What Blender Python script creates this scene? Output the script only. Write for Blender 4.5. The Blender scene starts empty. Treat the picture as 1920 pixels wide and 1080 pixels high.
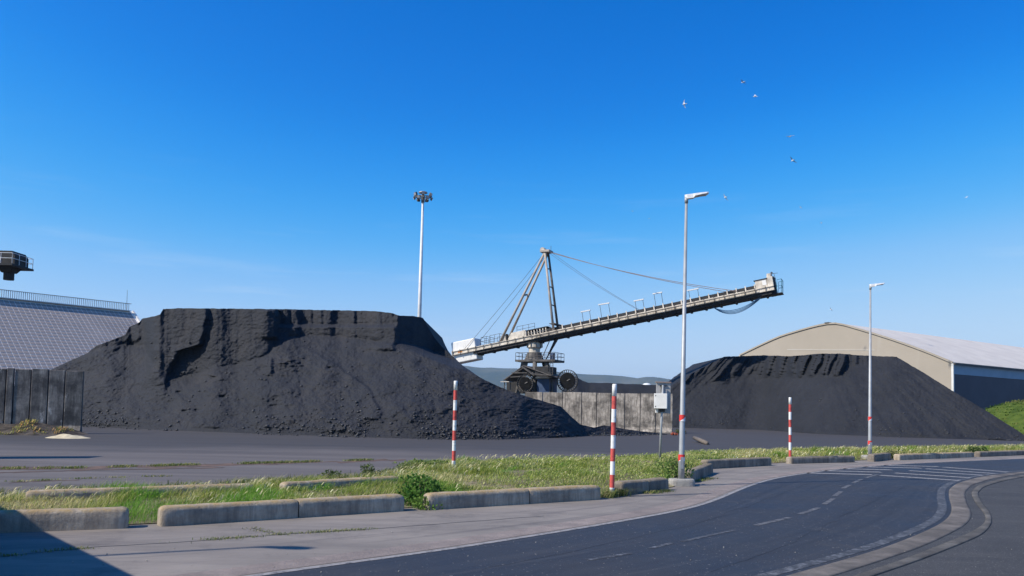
import bpy, bmesh, math, random
import numpy as np
from mathutils import Vector, Matrix
random.seed(7); rng = np.random.default_rng(7)
S = bpy.context.scene
R = math.radians

# ------------------------------------------------------------------ camera, sky, sun, exposure
F_PX, CX, CY, HC = 1500.0, 960.0, 540.0, 2.3
PITCH, ROLL, HOR = R(3.0), 0.020, 762.0
SV = (HOR - CY) / F_PX - math.tan(PITCH)
fw = np.array([0, math.cos(PITCH), math.sin(PITCH)]); up0 = np.array([0, -math.sin(PITCH), math.cos(PITCH)]); rt0 = np.array([1.0, 0, 0])
rt = rt0 * math.cos(ROLL) + up0 * math.sin(ROLL); upv = up0 * math.cos(ROLL) - rt0 * math.sin(ROLL)
cam = bpy.data.cameras.new('camera'); camo = bpy.data.objects.new('camera', cam); S.collection.objects.link(camo)
cam.sensor_width = 36; cam.lens = 36 * F_PX / 1920; cam.shift_y = SV * F_PX / 1920; cam.clip_end = 20000; cam.clip_start = 0.1
M = Matrix.Identity(4)
for i in range(3):
    M[i][0] = rt[i]; M[i][1] = upv[i]; M[i][2] = -fw[i]
M[2][3] = HC
camo.matrix_world = M
S.camera = camo

SUN_EL, SUN_AZ = R(43), R(25)           # light travels towards (cos az, sin az)
w = bpy.data.worlds.new('World'); S.world = w; w.use_nodes = True
nt = w.node_tree; nt.nodes.clear()
out = nt.nodes.new('ShaderNodeOutputWorld'); bg = nt.nodes.new('ShaderNodeBackground'); sky = nt.nodes.new('ShaderNodeTexSky')
sky.sky_type = 'NISHITA'; sky.sun_disc = False; sky.sun_elevation = SUN_EL; sky.sun_rotation = R(245)
sky.air_density = 1.0; sky.dust_density = 0.3; sky.ozone_density = 3.0; sky.altitude = 0
def vscale(src, k):
    o = nt.nodes.new('ShaderNodeVectorMath'); o.operation = 'SCALE'; o.inputs['Scale'].default_value = k; nt.links.new(src, o.inputs[0]); return o.outputs[0]
cv = nt.nodes.new('ShaderNodeRGBCurve')      # the camera's deep-blue colour rendering, applied to the whole sky alike
for ch, pts in ((0, [(0, 0), (.13, .0), (.159, .012), (.209, .065), (.296, .25), (.467, .47), (.617, .55), (1, .66)]),
                (1, [(0, 0), (.15, .11), (.223, .18), (.275, .265), (.347, .38), (.473, .54), (.665, .68), (.768, .72), (1, .78)]),
                (2, [(0, 0), (.25, .42), (.413, .70), (.479, .80), (.578, .87), (.70, .90), (.78, .91), (1, .93)])):
    c_ = cv.mapping.curves[ch]
    c_.points[0].location = pts[0]; c_.points[1].location = pts[-1]
    for p_ in pts[1:-1]: c_.points.new(*p_)
cv.mapping.update()
nt.links.new(vscale(sky.outputs[0], 0.106), cv.inputs['Color']); tcw = nt.nodes.new('ShaderNodeTexCoord'); mpw = nt.nodes.new('ShaderNodeMapping'); mpw.inputs['Scale'].default_value = (2.2, 2.2, 26); mpw.inputs['Rotation'].default_value = (0.05, 0.0, 0.0); nzw = nt.nodes.new('ShaderNodeTexNoise'); nzw.inputs['Scale'].default_value = 2.0; nzw.inputs['Detail'].default_value = 7; nzw.inputs['Roughness'].default_value = 0.62
nt.links.new(tcw.outputs['Generated'], mpw.inputs[0]); nt.links.new(mpw.outputs[0], nzw.inputs['Vector'])
rpw = nt.nodes.new('ShaderNodeValToRGB'); rpw.color_ramp.elements[0].position = 0.56; rpw.color_ramp.elements[1].position = 0.85; rpw.color_ramp.elements[1].color = (0.5, 0.5, 0.5, 1); nt.links.new(nzw.outputs['Fac'], rpw.inputs[0])
sxw = nt.nodes.new('ShaderNodeSeparateXYZ'); nt.links.new(tcw.outputs['Generated'], sxw.inputs[0]); mrw = nt.nodes.new('ShaderNodeValToRGB'); mrw.color_ramp.elements[0].position = 0.0; mrw.color_ramp.elements[0].color = (0.7, 0.7, 0.7, 1); mrw.color_ramp.elements[1].position = 0.30; mrw.color_ramp.elements[1].color = (0, 0, 0, 1); nt.links.new(sxw.outputs[2], mrw.inputs[0])
mlw = nt.nodes.new('ShaderNodeMath'); mlw.operation = 'MULTIPLY'; nt.links.new(rpw.outputs[0], mlw.inputs[0]); nt.links.new(mrw.outputs[0], mlw.inputs[1])
mxw = nt.nodes.new('ShaderNodeMix'); mxw.data_type = 'RGBA'; nt.links.new(mlw.outputs[0], mxw.inputs[0]); nt.links.new(cv.outputs[0], mxw.inputs[6]); mxw.inputs[7].default_value = (0.80, 0.86, 0.93, 1)   # thin cirrus low in the sky
nt.links.new(vscale(mxw.outputs[2], 8.0), bg.inputs['Color'])
bg.inputs['Strength'].default_value = 0.125
nt.links.new(bg.outputs[0], out.inputs['Surface'])
sl = bpy.data.lights.new('sun', 'SUN'); so = bpy.data.objects.new('sun', sl); S.collection.objects.link(so)
sl.energy = 5.0; sl.angle = R(0.53); sl.color = (1.0, 0.93, 0.82)
so.rotation_euler = Vector((math.cos(SUN_AZ) * math.cos(SUN_EL), math.sin(SUN_AZ) * math.cos(SUN_EL), -math.sin(SUN_EL))).to_track_quat('-Z', 'Y').to_euler()
S.view_settings.view_transform = 'Standard'; S.view_settings.look = 'None'; S.view_settings.exposure = 0.14; S.view_settings.gamma = 1.0
S.view_settings.use_curve_mapping = False

# ------------------------------------------------------------------ pixel -> direction -> point
def ray(x, y):
    u = (np.asarray(x, float) - CX) / F_PX; v = (CY - np.asarray(y, float)) / F_PX + SV
    return fw + u[..., None] * rt + v[..., None] * upv
def G(x, y, z=0.0):                                   # point where the pixel's ray meets height z
    d = ray(np.array(x), np.array(y)); t = (z - HC) / d[2]
    return np.array([d[0] * t, d[1] * t, z])
def D(x, y, Y):                                       # point at a given depth
    d = ray(np.array(x), np.array(y)); t = Y / d[1]
    return np.array([d[0] * t, Y, HC + d[2] * t])
def GP(pts, z=0.0): return [G(x, y, z) for x, y in pts]
V3 = lambda *a: np.array(a, float)
def unit(v): v = np.asarray(v, float); return v / np.linalg.norm(v)

# ------------------------------------------------------------------ value noise
_T = np.random.default_rng(3).random((256, 256))
def vn(x, y):
    x = np.asarray(x, float); y = np.asarray(y, float)
    xi = np.floor(x).astype(int); yi = np.floor(y).astype(int); fx = x - xi; fy = y - yi
    fx = fx * fx * fx * (fx * (fx * 6 - 15) + 10); fy = fy * fy * fy * (fy * (fy * 6 - 15) + 10)
    a = _T[xi & 255, yi & 255]; b = _T[(xi + 1) & 255, yi & 255]; c = _T[xi & 255, (yi + 1) & 255]; d = _T[(xi + 1) & 255, (yi + 1) & 255]
    return (a + (b - a) * fx) * (1 - fy) + (c + (d - c) * fx) * fy - 0.5
def fbm(x, y, o=4, g=0.5):
    s = 0; a = 1.0
    for i in range(o):
        s = s + a * vn(x * 2 ** i + 17.3 * i, y * 2 ** i + 5.1 * i); a *= g
    return s
def sst(e0, e1, x):
    t = np.clip((np.asarray(x, float) - e0) / (e1 - e0), 0, 1); return t * t * (3 - 2 * t)

# ------------------------------------------------------------------ materials
class NB:
    def __init__(s, name):
        s.m = bpy.data.materials.new(name); s.m.use_nodes = True; s.t = s.m.node_tree; s.b = s.t.nodes['Principled BSDF']
        s.tc = s.t.nodes.new('ShaderNodeTexCoord')
    def n(s, ty, **k):
        o = s.t.nodes.new(ty)
        for a, v in k.items(): setattr(o, a, v)
        return o
    def l(s, a, b): s.t.links.new(a, b)
    def noise(s, scale, detail=5, rough=0.6, stretch=None, src='Object', rot=None):
        o = s.n('ShaderNodeTexNoise'); o.inputs['Scale'].default_value = scale; o.inputs['Detail'].default_value = detail; o.inputs['Roughness'].default_value = rough
        if stretch is not None:
            mp = s.n('ShaderNodeMapping'); mp.inputs['Scale'].default_value = stretch
            if rot: mp.inputs['Rotation'].default_value = rot
            s.l(s.tc.outputs[src], mp.inputs['Vector']); s.l(mp.outputs[0], o.inputs['Vector'])
        else: s.l(s.tc.outputs[src], o.inputs['Vector'])
        return o.outputs['Fac']
    def ramp(s, fac, stops):
        o = s.n('ShaderNodeValToRGB'); e = o.color_ramp.elements
        while len(e) < len(stops): e.new(0.5)
        for q, (p, c) in zip(e, stops):
            q.position = p; q.color = (*(c if hasattr(c, '__len__') else (c, c, c)), 1)
        s.l(fac, o.inputs[0]); return o.outputs[0]
    def mix(s, fac, a, b, mode='MIX'):
        o = s.n('ShaderNodeMix', data_type='RGBA', blend_type=mode)
        for i, v in ((0, fac), (6, a), (7, b)):
            if isinstance(v, (int, float)): o.inputs[i].default_value = v
            elif isinstance(v, tuple): o.inputs[i].default_value = (*v, 1)
            else: s.l(v, o.inputs[i])
        return o.outputs[2]
    def math(s, op, a, b=0.0):
        o = s.n('ShaderNodeMath', operation=op)
        for i, v in ((0, a), (1, b)):
            if isinstance(v, (int, float)): o.inputs[i].default_value = v
            else: s.l(v, o.inputs[i])
        return o.outputs[0]
    def bump(s, h, strength=0.3, dist=0.02, prev=None):
        o = s.n('ShaderNodeBump'); o.inputs['Strength'].default_value = strength; o.inputs['Distance'].default_value = dist
        s.l(h, o.inputs['Height'])
        if prev is not None: s.l(prev, o.inputs['Normal'])
        s.l(o.outputs[0], s.b.inputs['Normal']); return o.outputs[0]
    def done(s, col, rough=0.7, metal=0.0, spec=0.5):
        if isinstance(col, tuple): s.b.inputs['Base Color'].default_value = (*col, 1)
        else: s.l(col, s.b.inputs['Base Color'])
        if isinstance(rough, (int, float)): s.b.inputs['Roughness'].default_value = rough
        else: s.l(rough, s.b.inputs['Roughness'])
        s.b.inputs['Metallic'].default_value = metal; s.b.inputs['Specular IOR Level'].default_value = spec
        return s.m
def simple(name, c1, c2, scale=3.0, rough=0.6, metal=0.0, bs=30.0, bd=0.01, bst=0.3, spec=0.5, lo=0.35, hi=0.65, stretch=None):
    b = NB(name); c = b.ramp(b.noise(scale, stretch=stretch), [(lo, c1), (hi, c2)])
    if bst: b.bump(b.noise(bs, 3), bst, bd)
    return b.done(c, rough, metal, spec)

MT = {}
def m_coal():
    b = NB('coal'); big = b.noise(0.35, 6); fine = b.noise(9, 4, 0.7)
    c = b.ramp(big, [(0.3, (0.0115, 0.0132, 0.0185)), (0.55, (0.0165, 0.018, 0.024)), (0.75, (0.0265, 0.0255, 0.029))])
    c = b.mix(b.ramp(fine, [(0.45, 0.0), (0.75, 0.5)]), c, (0.036, 0.037, 0.042))
    sl2 = b.noise(1.0, 5, 0.65, (0.55, 0.55, 0.14)); c = b.mix(b.ramp(sl2, [(0.52, 0.0), (0.70, 0.5)]), c, (0.036, 0.033, 0.034))
    v = b.n('ShaderNodeTexVoronoi'); v.inputs['Scale'].default_value = 5; b.l(b.tc.outputs['Object'], v.inputs['Vector'])
    n1 = b.bump(v.outputs['Distance'], 0.3, 0.07); n2 = b.bump(b.noise(4, 8, 0.75), 0.6, 0.18, n1)
    return b.done(c, 0.8, 0, 0.35)
MT['coal'] = m_coal()
def m_coal2():
    b = NB('fine_coal'); big = b.noise(0.25, 5)
    c = b.ramp(big, [(0.3, (0.0135, 0.0150, 0.0195)), (0.7, (0.0205, 0.0220, 0.0275))])
    st = b.noise(1.0, 5, 0.6, (0.7, 0.7, 0.16)); c = b.mix(b.ramp(st, [(0.5, 0.0), (0.72, 0.45)]), c, (0.029, 0.030, 0.035))
    n1 = b.bump(b.noise(14, 5, 0.7), 0.5, 0.05); b.bump(st, 0.4, 0.25, n1)
    return b.done(c, 0.82, 0, 0.3)
MT['coal2'] = m_coal2()
MT['lump'] = simple('coal_lump', (0.014, 0.014, 0.016), (0.045, 0.044, 0.046), 2.0, 0.55, bs=25, bst=0.4)
def m_yard():
    b = NB('yard_asphalt')
    st = b.noise(1.0, 6, 0.65, (0.045, 0.55, 1.0)); st2 = b.noise(1.0, 5, 0.7, (0.02, 1.7, 1.0)); p = b.noise(0.06, 5)
    c = b.ramp(st, [(0.3, (0.085, 0.074, 0.069)), (0.7, (0.15, 0.130, 0.118))])
    c = b.mix(b.ramp(st2, [(0.45, 0.0), (0.75, 0.55)]), c, (0.20, 0.168, 0.147))
    sp = b.n('ShaderNodeSeparateXYZ'); b.l(b.tc.outputs['Object'], sp.inputs[0])
    far = b.math('ADD', sp.outputs[1], b.math('MULTIPLY', b.math('SUBTRACT', p, 0.5), 30.0))
    far = b.math('DIVIDE', b.math('SUBTRACT', far, 33.0), 14.0); far = b.math('MINIMUM', b.math('MAXIMUM', far, 0.0), 0.75)
    c = b.mix(far, c, (0.036, 0.035, 0.037))                       # coal dust lies thicker near the heaps
    b.bump(b.noise(60, 3), 0.3, 0.01)
    return b.done(c, 0.82, 0, 0.35)
MT['yard'] = m_yard()
def m_road():
    b = NB('road_asphalt')
    p = b.noise(0.25, 5); g = b.noise(140, 2, 0.8); sc = b.noise(1.0, 4, 0.6, (0.5, 6.0, 1.0), rot=(0, 0, R(-30)))
    c = b.ramp(p, [(0.3, (0.023, 0.024, 0.028)), (0.7, (0.036, 0.036, 0.040))])
    c = b.mix(b.ramp(g, [(0.55, 0.0), (0.72, 0.6)]), c, (0.085, 0.085, 0.088))
    c = b.mix(b.ramp(sc, [(0.62, 0.0), (0.8, 0.35)]), c, (0.07, 0.066, 0.064))
    tr_ = b.noise(1.0, 5, 0.65, (13.0, 0.5, 1.0), src='UV'); ws = b.noise(1.0, 4, 0.6, (34.0, 0.9, 1.0), src='UV'); c = b.mix(b.ramp(ws, [(0.54, 0.0), (0.72, 0.4)]), c, (0.07, 0.066, 0.064)); c = b.mix(b.ramp(tr_, [(0.5, 0.0), (0.68, 0.55)]), c, (0.018, 0.018, 0.021))
    du = b.noise(0.9, 7, 0.75); c = b.mix(b.ramp(du, [(0.56, 0.0), (0.72, 0.4)]), c, (0.085, 0.078, 0.072))
    s3 = b.noise(22, 1, 0.5); c = b.mix(b.ramp(s3, [(0.73, 0.0), (0.75, 0.8)]), c, (0.3, 0.28, 0.26))
    scr = b.noise(1.0, 2, 0.5, (1.2, 30.0, 1.0), rot=(0, 0, R(35))); c = b.mix(b.ramp(scr, [(0.72, 0.0), (0.76, 0.35)]), c, (0.14, 0.135, 0.13))
    b.bump(b.noise(160, 2), 0.5, 0.006)
    return b.done(c, b.ramp(p, [(0.3, 0.55), (0.7, 0.75)]), 0, 0.4)
MT['road'] = m_road()
def m_shoulder():
    b = NB('old_asphalt')
    p = b.noise(0.35, 6); st = b.noise(1.0, 6, 0.7, (0.12, 1.4, 1.0), rot=(0, 0, R(-14))); g = b.noise(110, 2, 0.8)
    c = b.ramp(p, [(0.3, (0.20, 0.175, 0.152)), (0.7, (0.29, 0.252, 0.215))])
    c = b.mix(b.ramp(st, [(0.4, 0.0), (0.7, 0.65)]), c, (0.13, 0.114, 0.103))
    blot = b.noise(0.8, 6, 0.75); c = b.mix(b.ramp(blot, [(0.52, 0.0), (0.7, 0.55)]), c, (0.085, 0.076, 0.073)); tk = b.noise(1.0, 5, 0.65, (14.0, 0.7, 1.0), src='UV'); c = b.mix(b.ramp(tk, [(0.52, 0.0), (0.66, 0.5)]), c, (0.09, 0.08, 0.078))
    c = b.mix(b.ramp(g, [(0.6, 0.0), (0.75, 0.55)]), c, (0.32, 0.29, 0.27))
    b.bump(b.noise(120, 2), 0.4, 0.006)
    return b.done(c, 0.85, 0, 0.3)
MT['shoulder'] = m_shoulder()
def m_apron():
    b = NB('gritty_asphalt')
    p = b.noise(0.5, 6); st = b.noise(1.0, 5, 0.7, (0.3, 2.0, 1.0)); g = b.noise(70, 2, 0.9); s2 = b.noise(30, 1)
    c = b.ramp(p, [(0.3, (0.040, 0.040, 0.042)), (0.7, (0.060, 0.059, 0.059))])
    c = b.mix(b.ramp(st, [(0.5, 0.0), (0.75, 0.5)]), c, (0.10, 0.095, 0.09))
    c = b.mix(b.ramp(g, [(0.58, 0.0), (0.7, 0.75)]), c, (0.2, 0.19, 0.18)); c = b.mix(b.ramp(s2, [(0.7, 0.0), (0.74, 0.8)]), c, (0.3, 0.28, 0.26))
    b.bump(g, 0.6, 0.01)
    return b.done(c, 0.88, 0, 0.3)
MT['apron'] = m_apron()
def m_conc(name, a, bb, dirt, amt=0.6, vert=True, moss=None, scrape=None, vs=(5, 5, 0.7)):
    b = NB(name); p = b.noise(2.2, 6, 0.65)
    c = b.ramp(p, [(0.3, a), (0.7, bb)])
    st = b.noise(1.0, 6, 0.7, vs if vert else (1.5, 1.5, 1.5)); big = b.noise(0.8, 5, 0.7)
    c = b.mix(b.ramp(st, [(0.42, 0.0), (0.7, amt)]), c, dirt); c = b.mix(b.ramp(big, [(0.4, 0.0), (0.62, amt)]), c, dirt)
    if scrape:
        sc_ = b.noise(1.0, 8, 0.75, (1.4, 1.4, 0.55)); c = b.mix(b.ramp(sc_, [(0.60, 0.0), (0.68, 0.85)]), c, scrape); sc2 = b.noise(1.0, 5, 0.7, (16, 16, 0.9)); c = b.mix(b.ramp(sc2, [(0.66, 0.0), (0.74, 0.7)]), c, scrape)
    if moss:
        ge = b.n('ShaderNodeNewGeometry'); sp = b.n('ShaderNodeSeparateXYZ'); b.l(ge.outputs['Normal'], sp.inputs[0])
        f = b.math('MULTIPLY', b.ramp(sp.outputs[2], [(0.25, 0.0), (0.85, 1.0)]), b.ramp(b.noise(7, 5, 0.7), [(0.35, 0.0), (0.6, 0.85)]))
        c = b.mix(f, c, moss)
    n1 = b.bump(b.noise(18, 6, 0.75), 0.8, 0.03); b.bump(b.noise(90, 2), 0.3, 0.005, n1)
    return b.done(c, 0.9, 0, 0.25)
MT['barrier'] = m_conc('weathered_concrete', (0.42, 0.35, 0.265), (0.56, 0.48, 0.375), (0.16, 0.13, 0.105), 0.78, True, (0.40, 0.27, 0.11), vs=(9, 9, 1.3))
MT['barrier_dark'] = m_conc('sooty_concrete', (0.25, 0.21, 0.17), (0.40, 0.34, 0.275), (0.095, 0.08, 0.068), 0.8, True, (0.26, 0.2, 0.12))
MT['footing'] = m_conc('footing_concrete', (0.36, 0.34, 0.31), (0.47, 0.45, 0.41), (0.2, 0.18, 0.16), 0.4, False)
MT['kerb'] = m_conc('worn_kerb_concrete', (0.16, 0.14, 0.122), (0.25, 0.215, 0.185), (0.075, 0.068, 0.062), 0.7, False)
MT['kerb2'] = m_conc('pale_kerb_concrete', (0.12, 0.11, 0.098), (0.20, 0.185, 0.16), (0.055, 0.05, 0.047), 0.75, False)
MT['gutter'] = m_conc('gutter_concrete', (0.25, 0.205, 0.18), (0.34, 0.28, 0.245), (0.16, 0.135, 0.125), 0.5, False)
MT['wall_dark'] = m_conc('coal_stained_concrete', (0.20, 0.17, 0.145), (0.42, 0.365, 0.305), (0.06, 0.053, 0.049), 0.85, scrape=(0.62, 0.56, 0.49))
MT['wall_mid'] = m_conc('grimy_concrete', (0.36, 0.315, 0.265), (0.56, 0.50, 0.43), (0.075, 0.067, 0.06), 0.85, scrape=(0.66, 0.60, 0.53))
MT['wall_brown'] = m_conc('brown_grimy_concrete', (0.20, 0.17, 0.14), (0.36, 0.31, 0.26), (0.05, 0.045, 0.041), 0.85, scrape=(0.5, 0.45, 0.39))
def m_paint(name, c, wear=0.5, under=(0.05, 0.05, 0.053)):
    b = NB(name); f = b.ramp(b.noise(6, 6, 0.8), [(0.5 - wear * 0.25, 0.0), (0.72 - wear * 0.25, 1.0)])
    return b.done(b.mix(f, under, c), 0.7, 0, 0.3)
MT['paint_edge'] = m_paint('edge_paint', (0.30, 0.28, 0.265), 0.75)
MT['paint'] = m_paint('road_paint', (0.155, 0.15, 0.148), 0.45)
MT['paint_worn'] = m_paint('worn_road_paint', (0.20, 0.205, 0.215), 0.1)
MT['soil'] = simple('dry_soil', (0.10, 0.082, 0.055), (0.30, 0.245, 0.16), 1.2, 0.95, bs=14, bd=0.05, bst=0.6, spec=0.1)
MT['turf'] = simple('mossy_turf', (0.05, 0.085, 0.014), (0.10, 0.14, 0.026), 0.6, 0.95, bs=8, bd=0.15, bst=0.6, spec=0.1)
MT['dark_soil'] = simple('coal_dusted_soil', (0.028, 0.025, 0.024), (0.12, 0.10, 0.082), 1.6, 0.95, bs=9, bd=0.08, bst=0.8, spec=0.1)
MT['red_soil'] = simple('reddish_earth', (0.085, 0.068, 0.064), (0.17, 0.115, 0.09), 1.5, 0.95, bs=20, bst=0.5, spec=0.1)
MT['sand'] = simple('pale_sand', (0.48, 0.40, 0.26), (0.60, 0.52, 0.36), 3, 0.95, bs=30, bst=0.4, spec=0.1)
MT['galv'] = simple('galvanised_steel', (0.30, 0.31, 0.315), (0.40, 0.41, 0.415), 2.0, 0.5, 0.2, bst=0.05)
MT['mastpole'] = simple('white_mast_steel', (0.6, 0.6, 0.58), (0.72, 0.71, 0.69), 2.0, 0.5, 0.0, bst=0.0)
MT['lamp_white'] = simple('lamp_housing', (0.68, 0.68, 0.67), (0.78, 0.78, 0.77), 4, 0.4, 0, bst=0)
MT['lamp_dark'] = simple('flood_housing', (0.05, 0.052, 0.055), (0.16, 0.16, 0.16), 3, 0.5, 0.3, bst=0)
MT['flood_tan'] = simple('flood_bracket', (0.30, 0.27, 0.24), (0.45, 0.42, 0.38), 3, 0.6, 0, bst=0)
MT['glass'] = simple('lamp_glass', (0.5, 0.52, 0.55), (0.6, 0.62, 0.65), 3, 0.1, 0, bst=0)
MT['white_band'] = simple('white_post_paint', (0.50, 0.47, 0.42), (0.80, 0.79, 0.76), 7, 0.6, 0, bst=0.1, lo=0.33, hi=0.47)
MT['red_band'] = simple('red_post_paint', (0.33, 0.05, 0.042), (0.60, 0.085, 0.07), 7, 0.6, 0, bst=0.1, lo=0.33, hi=0.5)
MT['tape_white'] = simple('white_tape', (0.75, 0.75, 0.75), (0.82, 0.82, 0.82), 4, 0.4, 0, bst=0)
MT['tape_red'] = simple('red_tape', (0.62, 0.03, 0.03), (0.70, 0.05, 0.04), 4, 0.4, 0, bst=0)
MT['cab_white'] = simple('white_enclosure', (0.68, 0.66, 0.62), (0.80, 0.78, 0.74), 3, 0.5, 0, bst=0)
MT['cab_grey'] = simple('grey_backboard', (0.34, 0.325, 0.31), (0.44, 0.42, 0.40), 3, 0.7, 0, bst=0.1)
MT['black'] = simple('black_fittings', (0.02, 0.02, 0.022), (0.05, 0.05, 0.05), 6, 0.6, 0, bst=0)
MT['boom_cream'] = simple('dusty_cream_steel', (0.30, 0.26, 0.21), (0.70, 0.63, 0.53), 1.3, 0.7, 0, bs=8, bst=0.3, lo=0.25, hi=0.6)
MT['boom_dark'] = simple('dark_shaded_steel', (0.012, 0.012, 0.014), (0.03, 0.028, 0.028), 1.3, 0.75, 0, bst=0.2)  # near-black; shade below the boom and in its trough is put into this colour
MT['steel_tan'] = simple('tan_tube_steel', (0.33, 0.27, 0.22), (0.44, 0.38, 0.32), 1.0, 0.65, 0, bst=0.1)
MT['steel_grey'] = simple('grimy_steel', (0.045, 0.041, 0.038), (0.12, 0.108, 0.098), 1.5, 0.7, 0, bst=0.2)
MT['belt'] = simple('rubber_belt', (0.006, 0.006, 0.007), (0.012, 0.012, 0.012), 2, 0.95, 0, bst=0.1, spec=0.15)
def m_cw():
    b = NB('white_counterweight'); st = b.noise(1.0, 5, 0.7, (2.5, 2.5, 0.35))
    return b.done(b.ramp(st, [(0.35, (0.82, 0.80, 0.77)), (0.6, (0.76, 0.74, 0.70)), (0.78, (0.48, 0.45, 0.42))]), 0.6)
MT['cw'] = m_cw()
MT['shed_roof'] = simple('sooty_shed_roof', (0.07, 0.063, 0.06), (0.14, 0.125, 0.115), 2, 0.8, 0, bst=0.2)
MT['shed_blue'] = simple('blue_cladding', (0.022, 0.045, 0.10), (0.035, 0.07, 0.15), 1.5, 0.6, 0, bst=0)
MT['orange'] = simple('orange_marking', (0.55, 0.2, 0.04), (0.65, 0.26, 0.06), 4, 0.6, 0, bst=0)
MT['hose_blue'] = simple('blue_hose', (0.10, 0.28, 0.50), (0.14, 0.36, 0.62), 3, 0.4, 0, bst=0)
MT['teal'] = simple('teal_rail', (0.03, 0.17, 0.25), (0.06, 0.26, 0.36), 3, 0.6, 0, bst=0)
MT['wire'] = simple('wire_rope', (0.08, 0.075, 0.075), (0.14, 0.12, 0.12), 3, 0.6, 0.3, bst=0)
MT['stay'] = simple('rusty_stay', (0.20, 0.15, 0.14), (0.28, 0.22, 0.21), 3, 0.6, 0, bst=0)
def m_gable():
    b = NB('beige_gable_sheet'); st = b.noise(1.0, 5, 0.6, (0.5, 0.5, 0.05)); big = b.noise(0.12, 6)
    c = b.ramp(big, [(0.3, (0.33, 0.285, 0.228)), (0.7, (0.39, 0.34, 0.278))]); c = b.mix(b.ramp(st, [(0.62, 0.0), (0.8, 0.4)]), c, (0.46, 0.43, 0.38))
    return b.done(c, 0.8)
MT['gable'] = m_gable()
MT['shed_white'] = simple('pale_roof_sheet', (0.56, 0.50, 0.43), (0.66, 0.595, 0.51), 0.25, 0.7, 0, bst=0.0)
MT['side_dark'] = simple('dark_blue_sheet', (0.030, 0.030, 0.052), (0.042, 0.042, 0.066), 0.4, 0.6, 0, bst=0)
MT['side_band'] = simple('pale_blue_sheet', (0.22, 0.31, 0.38), (0.27, 0.36, 0.44), 0.4, 0.6, 0, bst=0)
MT['trim'] = simple('white_trim', (0.62, 0.60, 0.55), (0.72, 0.70, 0.66), 1, 0.6, 0, bst=0)
MT['pv'] = simple('solar_glass', (0.25, 0.21, 0.185), (0.31, 0.262, 0.23), 0.3, 0.6, 0, bst=0)
MT['pvroof'] = simple('roof_sheet', (0.70, 0.66, 0.61), (0.80, 0.76, 0.71), 1, 0.7, 0, bst=0)
MT['rail_blue'] = simple('bluish_rail_steel', (0.20, 0.26, 0.33), (0.30, 0.36, 0.42), 1, 0.5, 0.2, bst=0)
MT['rust_cap'] = simple('rusty_cap_rail', (0.25, 0.17, 0.14), (0.34, 0.24, 0.2), 1, 0.7, 0, bst=0)
MT['plainwall'] = simple('plain_render', (0.35, 0.33, 0.30), (0.45, 0.43, 0.40), 0.5, 0.8, 0, bst=0)
MT['log'] = simple('grey_wood', (0.10, 0.08, 0.065), (0.2, 0.165, 0.135), 6, 0.85, 0, bst=0.4)
MT['rust'] = simple('red_scrap', (0.14, 0.03, 0.02), (0.36, 0.08, 0.035), 8, 0.7, 0, bst=0.2)
MT['gull_white'] = simple('gull_white', (0.72, 0.72, 0.72), (0.8, 0.8, 0.8), 4, 0.8, 0, bst=0)
MT['gull_grey'] = simple('gull_grey', (0.16, 0.16, 0.18), (0.24, 0.24, 0.26), 4, 0.8, 0, bst=0)
MT['bark'] = simple('weed_stem', (0.05, 0.055, 0.025), (0.10, 0.11, 0.05), 8, 0.9, 0, bst=0)
MT['tank'] = simple('white_tank', (0.7, 0.7, 0.68), (0.78, 0.78, 0.76), 0.5, 0.6, 0, bst=0)
MT['coach'] = simple('coach_paint', (0.55, 0.56, 0.58), (0.62, 0.63, 0.65), 0.8, 0.35, 0, bst=0)
MT['darkglass'] = simple('coach_glass', (0.02, 0.022, 0.025), (0.03, 0.033, 0.037), 1, 0.08, 0, bst=0)
MT['tyre'] = simple('tyre_rubber', (0.02, 0.02, 0.02), (0.035, 0.035, 0.035), 8, 0.85, 0, bst=0)
def m_hills():
    b = NB('hill_scrub'); p = b.noise(0.0026, 8, 0.7); q = b.noise(0.02, 4, 0.7)
    c = b.ramp(p, [(0.35, (0.042, 0.052, 0.030)), (0.55, (0.10, 0.095, 0.055)), (0.7, (0.17, 0.145, 0.10))]); c = b.mix(b.ramp(q, [(0.66, 0.0), (0.72, 0.6)]), c, (0.4, 0.37, 0.33))
    return b.done(c, 0.95, 0, 0.1)
MT['hills'] = m_hills()
def m_vcol(name, transl=0.42, rough=0.7):
    b = NB(name); a = b.n('ShaderNodeVertexColor', layer_name='Col'); b.done(a.outputs[0], rough, 0, 0.25)
    tr = b.n('ShaderNodeBsdfTranslucent'); b.l(a.outputs[0], tr.inputs[0]); mx = b.n('ShaderNodeMixShader'); mx.inputs[0].default_value = transl
    b.l(b.b.outputs[0], mx.inputs[1]); b.l(tr.outputs[0], mx.inputs[2]); b.l(mx.outputs[0], b.t.nodes['Material Output'].inputs[0]); return b.m
MT['grass'] = m_vcol('grass_blades')

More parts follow.
